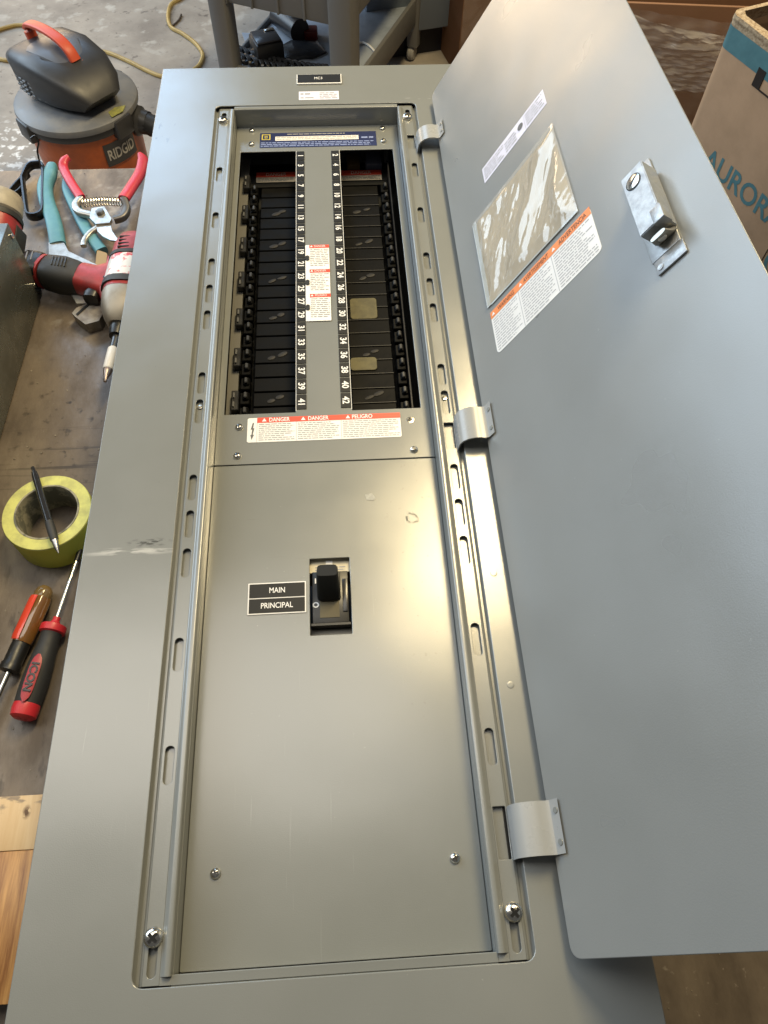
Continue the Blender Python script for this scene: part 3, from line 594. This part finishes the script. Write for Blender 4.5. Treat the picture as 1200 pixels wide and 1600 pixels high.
# black steel buckle loop
t = thing('steel_loop', 'bent black steel loop lying beside the blue pliers', 'loop', (-.24, 1.11, BZ))
bk = mat('black_steel', (.03, .028, .027), rough=.25, metal=.6)
pts = [(-.266, 1.150), (-.262, 1.182), (-.250, 1.190), (-.236, 1.180), (-.222, 1.10), (-.216, 1.062), (-.222, 1.049), (-.236, 1.049), (-.243, 1.062), (-.256, 1.11), (-.266, 1.150)]
MB().loft(smoothpath([(x, y, BZ + .016) for x, y in pts], 5), (.0035, .008), seg=10, cap=False).obj('loop', bk, t)
MB().loft(smoothpath([(-.262, 1.172, BZ + .011), (-.276, 1.145, BZ + .010), (-.284, 1.118, BZ + .010), (-.272, 1.117, BZ + .010), (-.262, 1.135, BZ + .011)], 5), (.003, .007), seg=10).obj('side_loop', bk, t)
MB().loft(smoothpath([(-.2375, 1.176, BZ + .022), (-.239, 1.192, BZ + .040), (-.231, 1.192, BZ + .056), (-.2325, 1.192, BZ + .068), (-.241, 1.192, BZ + .064)], 5), .0016, seg=8).obj('hook', bk, t)
# slip joint pliers with blue grips
t = thing('pliers', 'slip joint pliers with long light blue grips on the bench', 'pliers', (-.14, .98, BZ))
bl = mat('blue_vinyl', (.075, .235, .30), rough=.48, rv=.1, vs=50, col2=(.11, .29, .35), vd=8); steel = mat('plier_steel', (.48, .48, .46), rough=.4, metal=.7, col2=(.34, .33, .30), vs=60)
MB().loft(smoothpath([(-.2215, 1.188, -.136), (-.2225, 1.165, -.136), (-.2245, 1.130, -.136), (-.215, 1.09, -.136), (-.196, 1.04, -.136), (-.184, 1.0, -.136), (-.178, .976, -.136)], 4), [(.008 + min(.0048, .0010 * i), .0085) for i in range(25)], p=3.2).obj('grip', bl, t)
MB().loft(smoothpath([(-.192, 1.152, -.139), (-.187, 1.13, -.139), (-.176, 1.10, -.139), (-.147, 1.035, -.139), (-.125, .993, -.139), (-.106, .962, -.139)], 4), [(.0055 + min(.0045, .0010 * i), .0075) for i in range(21)], p=3.2).obj('grip', bl, t)
a = MB(); a.prism([(-.191, .977), (-.166, .975), (-.156, .955), (-.102, .918), (-.090, .905), (-.098, .880), (-.100, .835), (-.125, .835), (-.150, .88), (-.180, .915)], -.1440, -.1300); a.obj('lower_jaw', steel, t)
a = MB(); a.prism([(-.112, .960), (-.096, .952), (-.086, .93), (-.090, .917), (-.110, .925)], -.1445, -.1330); a.obj('tang', mat('tang_brass', (.33, .22, .09), rough=.5, metal=.4), t)
a = MB(); a.prism([(-.124, .826), (-.129, .815), (-.124, .808), (-.105, .790), (-.086, .797), (-.080, .822), (-.095, .842)], -.1490, -.1300); a.obj('upper_jaw', mat('jaw_steel', (.28, .25, .21), rough=.5, metal=.5, col2=(.18, .15, .12), vs=80), t)
a = MB(); a.prism([(-.1225, .8115), (-.1195, .8085), (-.104, .832), (-.107, .835)], -.1299, -.1290); a.obj('jaw_gap', blackmat, t, smooth=False)
# pruning shears
t = thing('pruning_shears', 'red handled pruning shears open over the blue pliers', 'pruning shears', (-.12, 1.06, BZ))
rv_ = mat('red_vinyl', (.52, .035, .055), rough=.4, rv=.08, vs=40)
ps = mat('shear_steel', (.56, .54, .50), rough=.35, metal=.75, col2=(.36, .33, .28), vs=70)
zc = -.124
MB().loft(smoothpath([(-.186, 1.184, -.118), (-.194, 1.176, -.120), (-.193, 1.160, zc), (-.175, 1.122, zc), (-.152, 1.080, zc)], 5), [(.0045 + min(.0035, .0009 * i), .006) for i in range(21)], p=2.4).obj('handle', rv_, t)
MB().loft(smoothpath([(-.063, 1.186, -.118), (-.0565, 1.172, -.120), (-.060, 1.145, zc), (-.071, 1.105, zc), (-.080, 1.075, zc)], 5), [(.0045 + min(.0055, .0011 * i), .007) for i in range(21)], p=2.4).obj('handle', rv_, t)
a = MB(); a.loft(smoothpath([(-.152, 1.080, zc), (-.1585, 1.062, zc), (-.150, 1.044, zc), (-.130, 1.035, zc), (-.112, 1.025, zc)], 4), [(.006, .005)] * 17, p=4); a.obj('arm', ps, t)
a = MB(); a.loft(smoothpath([(-.080, 1.075, zc), (-.0735, 1.055, zc - .004), (-.078, 1.035, zc - .005), (-.092, 1.028, zc - .005)], 4), [(.006, .006)] * 13, p=4); a.obj('arm', mat('arm_dark', (.16, .15, .14), rough=.4, metal=.7), t)
a = MB(); a.prism([(-.128, 1.046), (-.108, 1.050), (-.092, 1.018), (-.094, 1.008), (-.116, 1.006), (-.128, 1.022)], zc - .002, zc + .0052); a.obj('pivot_plate', ps, t)
MB().lathe([(.0075, 0), (.0075, .004), (.006, .0055), (.0025, .006), (0, .006)], 6).obj('pivot_bolt', mat('bolt_dark', (.2, .19, .17), rough=.35, metal=.8), t, T((-.112, 1.033, zc + .005)))
a = MB(); a.prism([(-.116, 1.0055), (-.094, 1.0075), (-.088, .990), (-.079, .974), (-.0745, .966), (-.088, .969), (-.102, .979), (-.112, .992)], zc - .0015, zc + .002); a.obj('cutting_blade', mat('blade_steel', (.62, .60, .55), rough=.3, metal=.8, col2=(.36, .27, .16), vs=60, lo=.45, hi=.75), t)
a = MB(); a.loft(smoothpath([(-.114, 1.010, zc - .004), (-.127, .998, zc - .006), (-.134, .982, zc - .007), (-.134, .967, zc - .007)], 4), [(.0045, .0035)] * 13, p=4); a.obj('hook_blade', ps, t)
sp = []
for k in range(14 * 10 + 1):
    u = k / 140; th = u * 14 * 2 * math.pi; c0 = Vector((-.146 + u * .063, 1.064 + .004 * math.sin(u * 3.1), zc + .002)); sp.append(c0 + Vector((0, math.cos(th), math.sin(th))) * .0068)
MB().loft(sp, .0011, seg=5, p=2).obj('coil_spring', chrome, t)
# impact driver lying on its side, nose towards the viewer
t = thing('impact_driver', 'red and black impact driver on its side against the panel', 'impact driver', (-.09, .85, BZ))
tr = mat('tool_red', (.36, .03, .03), rough=.45, rv=.1, vs=50); al = mat('gear_aluminium', (.30, .27, .22), rough=.48, metal=.5, col2=(.24, .20, .15), vs=40, vd=7)
ax = lambda y, z_=-.112: (-.041 + (y - .86) * .065, y, z_)
MB().loft([ax(.944), ax(.938), ax(.920), ax(.895), ax(.835), ax(.820)], [(.020, .022), (.030, .031), (.0345, .034), (.0345, .034), (.034, .034), (.0325, .033)], p=2.6, seg=24).obj('motor_housing', tr, t)
for k in range(4):
    y = .900 + k * .008; MB().box((-.0565, y - .0018, -.100), (-.0385, y + .0018, -.0777 - .0004 * k), .001).obj('vent_slot', blackmat, t, smooth=False)
MB().loft([ax(.893), ax(.886)], [(.0362, .0358)] * 2, p=2.6, seg=24).obj('rubber_band', grip, t)
MB().loft([ax(.885), ax(.839)], [(.0350, .0348)] * 2, p=2.6, seg=24).obj('name_band', mat('silver_red_label', (.62, .62, .60), rough=.35, col2=(.55, .05, .05), vs=40, lo=.5, hi=.56), t)
MB().loft([ax(.838), ax(.826)], [(.0362, .0358)] * 2, p=2.6, seg=24).obj('rubber_band', grip, t)
MB().loft([ax(.8275), ax(.815), ax(.795), ax(.780), ax(.768), ax(.764)], [(.031, .032), (.033, .033), (.030, .031), (.025, .026), (.018, .019), (.014, .015)], p=2.6, seg=24).obj('gear_case', al, t)
MB().loft([ax(.764), ax(.756), ax(.745)], [(.0125, .0125), (.0125, .0125), (.0105, .0105)], p=2, seg=20).obj('bit_collar', blackpl, t)
MB().loft([ax(.745), ax(.722)], [.0060] * 2, p=2, seg=12).obj('bit_shank', mat('bit_steel', (.12, .12, .12), rough=.3, metal=.8), t)
MB().loft([ax(.722), ax(.720), ax(.684), ax(.682)], [.0062, .0075, .0075, .0066], p=2, seg=16).obj('bit_sleeve', mat('white_sleeve', (.68, .66, .62), rough=.4), t)
MB().loft([ax(.682), ax(.676), ax(.668), ax(.660)], [.0066, .0058, .003, .0022], p=2, seg=10).obj('bit_tip', mat('tip_steel', (.35, .28, .24), rough=.3, metal=.9), t)
hz = -.118
MB().loft([(-.058, .872, hz), (-.075, .862, hz), (-.098, .868, hz), (-.120, .876, hz)], [(.050, .024), (.036, .023), (.025, .021), (.024, .021)], p=2.8, seg=20).obj('handle', tr, t)
MB().loft([(-.1195, .8755, hz), (-.130, .878, hz), (-.150, .885, hz), (-.172, .892, hz), (-.1765, .8935, hz)], [(.0235, .0215), (.0265, .024), (.0285, .026), (.0255, .025), (.0225, .022)], p=2.6, seg=20).obj('grip', grip, t)
MB().loft([(-.1765, .8935, hz), (-.181, .8955, hz)], [(.0245, .0245)] * 2, p=2.6, seg=20).obj('red_ring', tr, t)
MB().loft([(-.181, .8955, hz), (-.190, .898, hz), (-.206, .903, hz), (-.210, .904, hz)], [(.0235, .024), (.0245, .025), (.0235, .024), (.020, .021)], p=3.5, seg=20).obj('battery', blackpl, t)
for k in range(2): MB().box((-.200 + k * .008, .893, -.0945), (-.1975 + k * .008, .912, -.0925), .0007).obj('battery_rib', mat('battery_grey', (.16, .16, .17), rough=.4), t)
for k in range(5): MB().box((-.158 + k * .005, .879 - k * .001, -.0930), (-.156 + k * .005, .899 - k * .001, -.0915), .0006).obj('grip_rib', blackpl, t)
MB().loft([(-.093, .848, hz), (-.098, .836, hz), (-.099, .829, hz)], [(.0105, .011), (.012, .011), (.011, .010)], p=3, up=(0, 0, 1)).obj('trigger', blackpl, t)
MB().loft([(-.078, .852, hz), (-.073, .833, hz), (-.069, .812, hz)], [(.012, .020), (.011, .018), (.008, .014)], p=3).obj('handle_nose', tr, t)
for x, y in ((-.0745, .853), (-.070, .824)): MB().lathe([(.0026, 0), (.0024, .0006), (0, .0006)], 12).obj('housing_screw', blackpl, t, T((x, y, -.0955)))

# ------------------------------------------------------------------ shop vacuum
VX, VY = -.514, 2.285
t = thing('shop_vacuum', 'orange shop vacuum with grey lid standing on the concrete floor', 'vacuum', (VX, VY, -1.02)); V = lambda z_=0.: T((VX, VY, z_))
vo = mat('vac_orange', (.46, .095, .016), rough=.42, rv=.08, vs=20, col2=(.33, .07, .016), vd=8); vg = mat('vac_grey', (.15, .155, .165), rough=.45, rv=.1, vs=20, col2=(.20, .195, .185), vd=8); vd_ = mat('vac_dark', (.035, .035, .037), rough=.42, rv=.08, vs=16)
MB().lathe([(.0, -1.0), (.150, -1.0), (.158, -.99), (.168, -.76), (.171, -.685)], 56).obj('drum', vo, t, T((VX, VY, 0)))
MB().lathe([(.171, -.685), (.178, -.682), (.180, -.672), (.178, -.660)], 56).obj('drum_collar', vd_, t, V())
MB().lathe([(.178, -.660), (.186, -.658), (.188, -.648), (.186, -.640), (.176, -.634), (.12, -.626), (0, -.622)], 64).obj('lid', vg, t, V())
for aa in (-35, -140, 60): MB().box((.165, -.034, -.70), (.193, .034, -.643), .006).obj('lid_latch', vd_, t, V() @ Matrix.Rotation(R(aa), 4, 'Z'))
# motor head: sloped hood, high at the rear left
Mh = T((-.512, 2.285, -.626)) @ Matrix.Rotation(R(-42), 4, 'Z') @ Matrix.Diagonal((1.04, 1.04, .74, 1))
hd = MB(); hd.loft([(-.150, 0, .062), (-.140, 0, .070), (-.10, 0, .084), (-.02, 0, .090), (.05, 0, .080), (.105, 0, .058), (.135, 0, .036)], [(.060, .062), (.088, .070), (.108, .084), (.112, .090), (.104, .080), (.085, .058), (.060, .036)], p=5, seg=32)
hd.obj('motor_head', vd_, t, Mh)
MB().loft([(-.12, 0, .148), (-.06, 0, .168), (.0, 0, .176), (.06, 0, .150)], [(.05, .012), (.07, .012), (.066, .010), (.04, .008)], p=3, seg=16).obj('top_cover', mat('vac_mid_grey', (.09, .095, .11), rough=.4), t, Mh)
vh = mat('vac_handle', (.60, .085, .035), rough=.45)
MB().loft(smoothpath([(-.125, 0, .150), (-.132, 0, .195), (-.115, 0, .216), (-.05, 0, .226), (.01, 0, .218), (.045, 0, .195), (.062, 0, .160)], 4), [(.016, .009)] * 25, p=3.5).obj('handle', vh, t, Mh)
MB().box((-.020, -.020, -.004), (.020, .020, .004), .003).obj('power_switch', mat('switch_orange', (.50, .13, .03), rough=.5), t, Mh @ T((.080, 0, .1385)) @ Matrix.Rotation(R(39), 4, 'Y'))
for k in range(6):
    for j in range(4):
        Mg = Mh @ T((-.095 + k * .021, -.1115 + .003 * abs(k - 2), .035 + j * .017)); MB().box((-.007, -.003, -.0045), (.007, .004, .0045), .0015, seg=1).obj('vent_slat', vg, t, Mg)
MB().loft(smoothpath([(-.345, 2.265, -.705), (-.315, 2.255, -.708), (-.26, 2.225, -.72), (-.18, 2.18, -.76), (-.08, 2.15, -.85)], 6), [(.031 + .002 * (k % 2), .031 + .002 * (k % 2)) for k in range(25)], p=2, seg=18).obj('hose', mat('hose_black', (.018, .018, .018), rough=.5), t)
MB().lathe([(.040, 0), (.044, .004), (.044, .022), (.036, .03), (.034, .05)], 28).obj('hose_port', vd_, t, T((-.352, 2.268, -.705)) @ Vector((.93, -.3, -.08)).to_track_quat('Z', 'Y').to_matrix().to_4x4())
# curved brand badge on the drum
def curved(u0, u1, z0, z1, r, name, m):
    a = MB(); vs = []; n = 12
    for k in range(n + 1):
        an = u0 + (u1 - u0) * k / n
        for zz in (z0, z1): vs.append((r * math.cos(an), r * math.sin(an), zz))
    a.raw(vs, [(2 * k, 2 * k + 2, 2 * k + 3, 2 * k + 1) for k in range(n)]); return a.obj(name, m, t, V())
bd = curved(R(-62), R(-22), -.778, -.706, .1715, 'badge', vd_)
me = text_mesh('RIDGID', .046, mat('badge_ink', (.42, .40, .36), rough=.5), width=.100, bold=.001)
for v in me.vertices:
    an = R(-42) + (v.co.x) / .171; v.co = (.1726 * math.cos(an), .1726 * math.sin(an), -.742 + v.co.y)
inst('lettering', me, bd, V())
a = MB(); a.prism([(-.395, 2.205), (-.352, 2.222), (-.356, 2.190), (-.385, 2.160), (-.401, 2.188)], -.632, -.6305); a.obj('lid_sticker', mat('sticker_green', (.36, .36, .09), rough=.5, col2=(.24, .24, .1), vs=60), t, smooth=False)
for aa in range(4): MB().lathe([(0, 0), (.02, 0), (.024, .01), (.02, .02), (0, .02)], 16).obj('caster', vd_, t, V(-1.02) @ Matrix.Rotation(R(45 + 90 * aa), 4, 'Z') @ T((.13, 0, 0)))
# yellow cord on the floor, one twig
FZ = -1.02 + .007
cm_ = mat('cord_yellow', (.42, .30, .10), rough=.5, col2=(.34, .23, .07), vs=30)
def cord(pts, r, name, label, m=cm_, cat='cord', z_=FZ): return tag(MB().loft(smoothpath([(x, y, z_) for x, y in pts], 8), r, seg=8, p=2).obj(name, m), label, cat)
cord([(-1.35, 3.36), (-1.20, 3.42), (-1.114, 3.474), (-1.063, 3.494), (-.992, 3.476), (-.90, 3.38), (-.80, 3.29), (-.73, 3.264), (-.664, 3.267), (-.563, 3.196), (-.477, 3.121), (-.413, 3.077), (-.34, 3.07), (-.275, 3.135), (-.257, 3.196), (-.26, 3.25), (-.295, 3.327), (-.355, 3.406), (-.407, 3.46), (-.428, 3.552), (-.423, 3.652), (-.385, 3.707), (-.33, 3.80)], .0085, 'extension_cord', 'long tan yellow extension cord snaking behind the vacuum')
cord([(-1.30, 3.40), (-1.18, 3.30), (-1.091, 3.226), (-1.01, 3.209), (-.90, 3.215), (-.80, 3.20)], .0085, 'extension_cord', 'short tan cord loop at the left edge behind the vacuum')
cord([(-.405, 3.47), (-.38, 3.52), (-.372, 3.57)], .004, 'twig', 'small dark twig on the floor beside the yellow cord', mat('twig_bark', (.06, .045, .035), rough=.8), 'twig', -1.015)

# ------------------------------------------------------------------ utility cart at the far end
t = thing('utility_cart', 'grey plastic utility cart behind the top of the panel', 'cart', (.2, 2.9, -1.02))
cg = mat('cart_grey', (.145, .142, .135), rough=.5, rv=.08, vs=20); cs = mat('cart_shelf', (.33, .37, .43), rough=.4, rv=.1, vs=14, col2=(.25, .285, .34))
th_ = math.atan2(.415, .91)                       # long side runs away to the right
Mc = T((.33, 2.55, 0)) @ Matrix.Rotation(R(65.5), 4, 'Z')   # local x along the length, y to the left (across)
LN, WD = .70, .455
MB().box((0, 0, -.845), (LN, WD, -.80), .006).obj('lower_shelf', cs, t, Mc)
for a0, b0 in (((-.015, -.018, -.87), (LN + .015, -.001, -.775)), ((-.015, WD + .001, -.85), (LN + .015, WD + .014, -.782)), ((-.018, 0, -.85), (-.001, WD, -.782)), ((LN + .001, 0, -.85), (LN + .018, WD, -.782))): MB().box(a0, b0, .004).obj('shelf_rim', cg, t, Mc)
def pos(x, y, wx, wy): MB().loft([(x, y, -.96), (x, y, -.80), (x, y, -.45), (x, y, -.28)], [(wx * .9, wy * .9), (wx, wy), (wx * 1.05, wy * 1.05), (wx * 1.15, wy * 1.15)], up=(0, 1, 0), p=5).obj('corner_post', cg, t, Mc)
pos(-.005, .0, .042, .042); pos(-.005, WD - .005, .034, .034); pos(LN, -.005, .026, .026); pos(LN, WD, .03, .03)
for x, y in ((0, 0), (0, WD), (LN, 0), (LN, WD)): MB().lathe([(0, -.014), (.025, -.014), (.03, -.008), (.03, .008), (.025, .014), (0, .014)], 18).obj('caster', mat('caster_grey', (.35, .34, .32), rough=.5), t, Mc @ T((x, y, -.99)) @ Matrix.Rotation(R(90), 4, 'X'))
# upper tray: skirt with ribs
MB().box((-.025, -.025, -.575), (LN + .02, WD + .025, -.35), .015).obj('upper_tray', cg, t, Mc)
for k in range(5): MB().box((-.031, .03 + k * .095, -.57), (-.0235, .038 + k * .095, -.36), .001).obj('tray_rib', cg, t, Mc)
tray_z = -.6
# stuff on the lower shelf
def on_shelf(x, y): return Mc @ T((x, y, -.80))
o = thing('plastic_box', 'small black plastic box on the lower cart shelf', 'box', (.06, 2.80, -.80)); Mo = T((.055, 2.80, -.80)) @ Matrix.Rotation(R(20), 4, 'Z')
MB().box((-.055, -.05, 0), (.045, .05, .07), .006).obj('case', blackpl, o, Mo); MB().box((-.05, -.045, .0702), (.04, .045, .078), .004).obj('lid', mat('box_lid', (.05, .05, .055), rough=.25), o, Mo); MB().box((.0, .02, .0782), (.035, .035, .082), .001).obj('latch', chrome, o, Mo)
o = MB().loft([(.10, 2.80, -.795), (.15, 2.83, -.790), (.215, 2.83, -.792), (.24, 2.80, -.797)], [(.05, .006), (.06, .012), (.055, .012), (.035, .005)], p=3).obj('plastic_bag', mat('bag_black', (.022, .024, .028), rough=.25, bump=.5, bs=60)); tag(o, 'crumpled black plastic bag beside the black box on the cart', 'bag')
o = MB().loft([(.09, 3.02, -.76), (.17, 2.90, -.76)], [.04, .04], p=2, seg=20).obj('canister', mat('can_black', (.022, .022, .025), rough=.35)); tag(o, 'dark round canister lying under the cart tray', 'canister')
o = thing('red_connector', 'dark red connector with metal tip on the cart shelf', 'connector', (.21, 2.93, -.80)); MB().box((.185, 2.905, -.80), (.235, 2.955, -.765), .006).obj('body', mat('conn_red', (.12, .012, .01), rough=.4), o); MB().lathe([(.006, 0), (.006, .02), (0, .022)], 10).obj('tip', chrome, o, T((.19, 2.955, -.765)))
def braid(path, label, seed):
    q = thing('cable_tie_bundle', label, 'cable ties', path[0]); P_ = smoothpath(path, 10); a = MB()
    for ph in (0, 2.09, 4.19):
        pts = []
        for i, c in enumerate(P_):
            for s2 in range(1):
                an = i * .9 + ph; pts.append(c + Vector((math.sin(an) * .010, math.cos(an) * .016, .014 + math.sin(an) * .010)))
        b2 = MB(); b2.loft(smoothpath(pts, 2), (.007, .004), seg=6, p=3); b2.obj('strand', mat('strap_black', (.035, .035, .036), rough=.22), q)
braid([(-.07, 2.83, -.80), (.02, 2.775, -.80), (.10, 2.735, -.80), (.20, 2.70, -.80), (.26, 2.69, -.80)], 'twisted black plastic strap bundle across the cart shelf', 3)
braid([(-.06, 2.78, -.80), (.03, 2.73, -.80), (.11, 2.70, -.80)], 'shorter twisted black strap bundle at the shelf corner', 4)
cord([(.30, 2.87), (.345, 2.89), (.375, 2.87), (.40, 2.882), (.425, 2.86), (.445, 2.815)], .004, 'white_wire', 'thin white wire lying on the cart shelf', mat('wire_white', (.75, .74, .70), rough=.4), 'wire', -.795)
o = MB().prism([(-.055, 3.00), (.03, 2.985), (-.02, 2.85)], -.815, -.812).obj('blue_sheet', cs, smooth=False); tag(o, 'blue grey sheet sticking out past the cart shelf', 'sheet')

# ------------------------------------------------------------------ things behind on the right
t = thing('blue_cabinet', 'blue grey cabinet on a dark plinth behind the cart', 'cabinet', (.85, 3.6, -1.02)); Mk = T((.62, 3.16, 0)) @ Matrix.Rotation(R(14), 4, 'Z')
MB().box((-.2, 0, -.90), (.6, .6, -.1), .008).obj('body', mat('cabinet_blue', (.15, .18, .22), rough=.45, rv=.08, vs=12), t, Mk); MB().box((-.15, .06, -1.02), (.55, .55, -.901)).obj('plinth', mat('plinth_dark', (.012, .012, .018), rough=.6), t, Mk)
card = mat('cardboard', (.30, .195, .115), col2=(.255, .165, .095), vs=14, vd=6, rough=.75, bump=.06, bs=120); cardd = mat('cardboard_edge', (.40, .31, .20), col2=(.22, .15, .085), vs=160, vd=4, rough=.9, bump=.6, bs=220); cardb = mat('cardboard_red', (.20, .10, .05), rough=.75, col2=(.19, .095, .045), vs=16)
o = MB().box((.53, 2.72, -1.0195), (.80, 3.12, -1.015)).obj('cardboard_sheet', mat('cardboard_dark', (.13, .075, .04), rough=.8, col2=(.10, .055, .03), vs=12), smooth=False); tag(o, 'flat brown cardboard sheet on the floor beside the cart', 'cardboard')
def carton(name, label, Mk, sx, sy, z0, z1, th=.008, m=card):
    t = thing(name, label, 'carton', Mk.translation); 
    for a0, b0 in (((0, 0), (sx, th)), ((0, sy - th), (sx, sy)), ((0, th + .0002), (th, sy - th - .0002)), ((sx - th, th + .0002), (sx, sy - th - .0002))): MB().box((*a0, z0), (*b0, z1), .002).obj('side_wall', m, t, Mk)
    MB().box((th, th, z0), (sx - th, sy - th, z0 + th)).obj('base', m, t, Mk, smooth=False)
    return t
def film_sheet(parent, Mk, x0, x1, z0, z1, y, sag, name='stretch_film', seed=0, depth=.012, m=None):
    n1, n2 = 90, 80; vs = []; fs = []
    for j in range(n2 + 1):
        for i in range(n1 + 1):
            u, v = i / n1, j / n2; x = x0 + (x1 - x0) * u; z_ = z0 + (z1 - z0) * v - sag * math.sin(u * math.pi) * v
            d = mnoise.noise((u * 5 + v * 4 + seed, v * 15 - u * 7, seed)) * .5 + mnoise.noise((u * 16 + v * 9, v * 11 - u * 14, seed + 3)) * .5 + mnoise.noise((u * 26 - v * 9, v * 60 + u * 11, seed + 7)) * .22
            vs.append((x, y - depth * (.6 + d), z_))
    for j in range(n2):
        for i in range(n1): fs.append((j * (n1 + 1) + i, j * (n1 + 1) + i + 1, (j + 1) * (n1 + 1) + i + 1, (j + 1) * (n1 + 1) + i))
    a = MB(); a.raw(vs, fs); return a.obj(name, m or filmw, parent, Mk, ang=70)
filmw = mat('stretch_wrap', (.55, .50, .46), rough=.16, spec=.9, alpha=.18, coat=.6); filmt = mat('stretch_wrap_bunched', (.52, .50, .48), rough=.18, spec=1., alpha=.34, coat=1.)
c = carton('film_wrapped_carton', 'reddish brown carton wrapped in clear film behind the cart', T((.795, 3.05, 0)) @ Matrix.Rotation(R(12), 4, 'Z'), .55, .5, -1.02, -.2, m=cardb)
film_sheet(c, T((.795, 3.05, 0)) @ Matrix.Rotation(R(12), 4, 'Z'), 0, .55, -.95, -.2, -.004, .0, seed=5)
Mw = T((.86, 1.66, 0)) @ Matrix.Rotation(R(-6), 4, 'Z')
c = carton('film_wrapped_carton', 'large open brown carton wrapped in film between door and printed box', Mw, .62, .5, -1.02, -.10, m=cardb)
film_sheet(c, Mw, -.01, .62, -.62, -.09, -.006, .035, seed=1); film_sheet(c, Mw, -.01, .62, -.26, -.085, -.030, .055, seed=8, depth=.015, m=filmt)
# printed carton, open top with torn double wall edge
ux = Vector((.37, -.929, 0)); uy = Vector((.929, .37, 0)); Ma = Matrix.Identity(4)
for i in range(3): Ma[i][0] = ux[i]; Ma[i][1] = uy[i]; Ma[i][2] = (0, 0, 1)[i]
Ma.translation = (.987, 1.338, 0)
t = thing('printed_carton', 'brown carton printed with teal band and lettering beside the door', 'carton', (1.15, 1.15, -1.02))
out, inn = rrect(0, 0, .55, .42, .022, 6), rrect(.014, .014, .536, .406, .012, 6)
put(bpy.data.objects.new('carton_walls', plate_mesh('carton_walls', out, [inn], -1.02, .0155, card, .0005)), t, Ma)
rimp = MB(); n = len(out)
vs = []
for k in range(n):
    for (px, py), zz in ((out[k], .0150), (out[k], .031), (inn[k], .034), (inn[k], -.06)): vs.append((px, py, zz))
rimp.raw(vs, [(k * 4 + j, ((k + 1) % n) * 4 + j, ((k + 1) % n) * 4 + j + 1, k * 4 + j + 1) for k in range(n) for j in range(3)])
bmesh.ops.subdivide_edges(rimp.bm, edges=rimp.bm.edges[:], cuts=5, use_grid_fill=True)
for v in rimp.bm.verts:
    if v.co.z > .018:
        d = mnoise.noise(v.co * 130); v.co += Vector((mnoise.noise(v.co * 90 + Vector((3, 0, 0))) * .003, d * .003, mnoise.noise(v.co * 110 + Vector((0, 7, 0))) * .004))
rimp.obj('torn_rim', cardd, t, Ma, ang=60)
teal = mat('teal_print', (.045, .135, .155), rough=.7, col2=(.06, .165, .185), vs=30)
def onface(x, z_): return Ma @ T((x, -.0006, z_)) @ Matrix.Rotation(R(90), 4, 'X')
bm_ = MB(); pts = [(x, y) for x, y in out if True]
# band wraps the rounded corner
seg_ = [(.0 + .022 * (1 - math.cos(a_)) - .0006 * math.cos(a_), .022 * (1 - math.sin(a_)) - .0006 * math.sin(a_)) for a_ in [R(90) * k / 8 for k in range(9)]]
path = [(-.0006, .06)] + seg_ + [(.52, -.0006)]
vs = []
for px, py in path: vs += [(px, py, -.0225), (px, py, .0150)]
bm_.raw(vs, [(2 * k, 2 * k + 2, 2 * k + 3, 2 * k + 1) for k in range(len(path) - 1)]); bm_.obj('teal_band', teal, t, Ma)
MB().box((.108, -.0014, -.042), (.127, .006, -.011)).box((.1272, -.0012, -.0425), (.195, .006, -.0400)).obj('hand_hole', mat('hole_dark', (.012, .006, .003), rough=.9), t, Ma, smooth=False)
AX = .1125
text('AURORA', .057, teal, t, onface(.186, -.199), width=.224, bold=.0010)
text('plas', .034, inkbrown, t, onface(.332, -.322), width=.062)
a = MB(); a.box((.2995, -.0012, -.60), (.3012, -.0002, -.255)); 
a.obj('flap_seam', mat('seam_dark', (.05, .025, .012), rough=.9), t, Ma, smooth=False)
MB().lathe([(.022, 0), (.030, 0)], 30).obj('round_print', teal, t, onface(.335, -.272))

# fine swarf and grit scattered on the bench
a = MB(); rnd = random.Random(11)
for k in range(170):
    x, y = rnd.uniform(-.32, -.01), rnd.uniform(.12, 1.19); q = rnd.uniform(.0006, .0022); an = rnd.uniform(0, 3.14); c_, s2 = math.cos(an), math.sin(an); e = rnd.uniform(.25, 1.)
    h_ = rnd.uniform(.0003, .0010); pts = [(x + q * c_, y + q * s2), (x - q * e * s2, y + q * e * c_), (x - q * c_, y - q * s2), (x + q * e * s2, y - q * e * c_)]
    a.prism(pts, BZ + .0002, BZ + h_)
for k in range(60):
    x, y = rnd.uniform(.54, .82), rnd.uniform(-.2, .2); q = rnd.uniform(.0005, .0016); a.prism([(x + q, y), (x, y + q * .7), (x - q, y), (x, y - q)], BZ + .0002, BZ + .0007)
tag(a.obj('metal_swarf', mat('swarf', (.30, .26, .20), col2=(.06, .05, .04), vs=90, rough=.5, metal=.3), smooth=False), 'fine pale grit and metal swarf scattered over the bench top', 'swarf', kind='stuff')
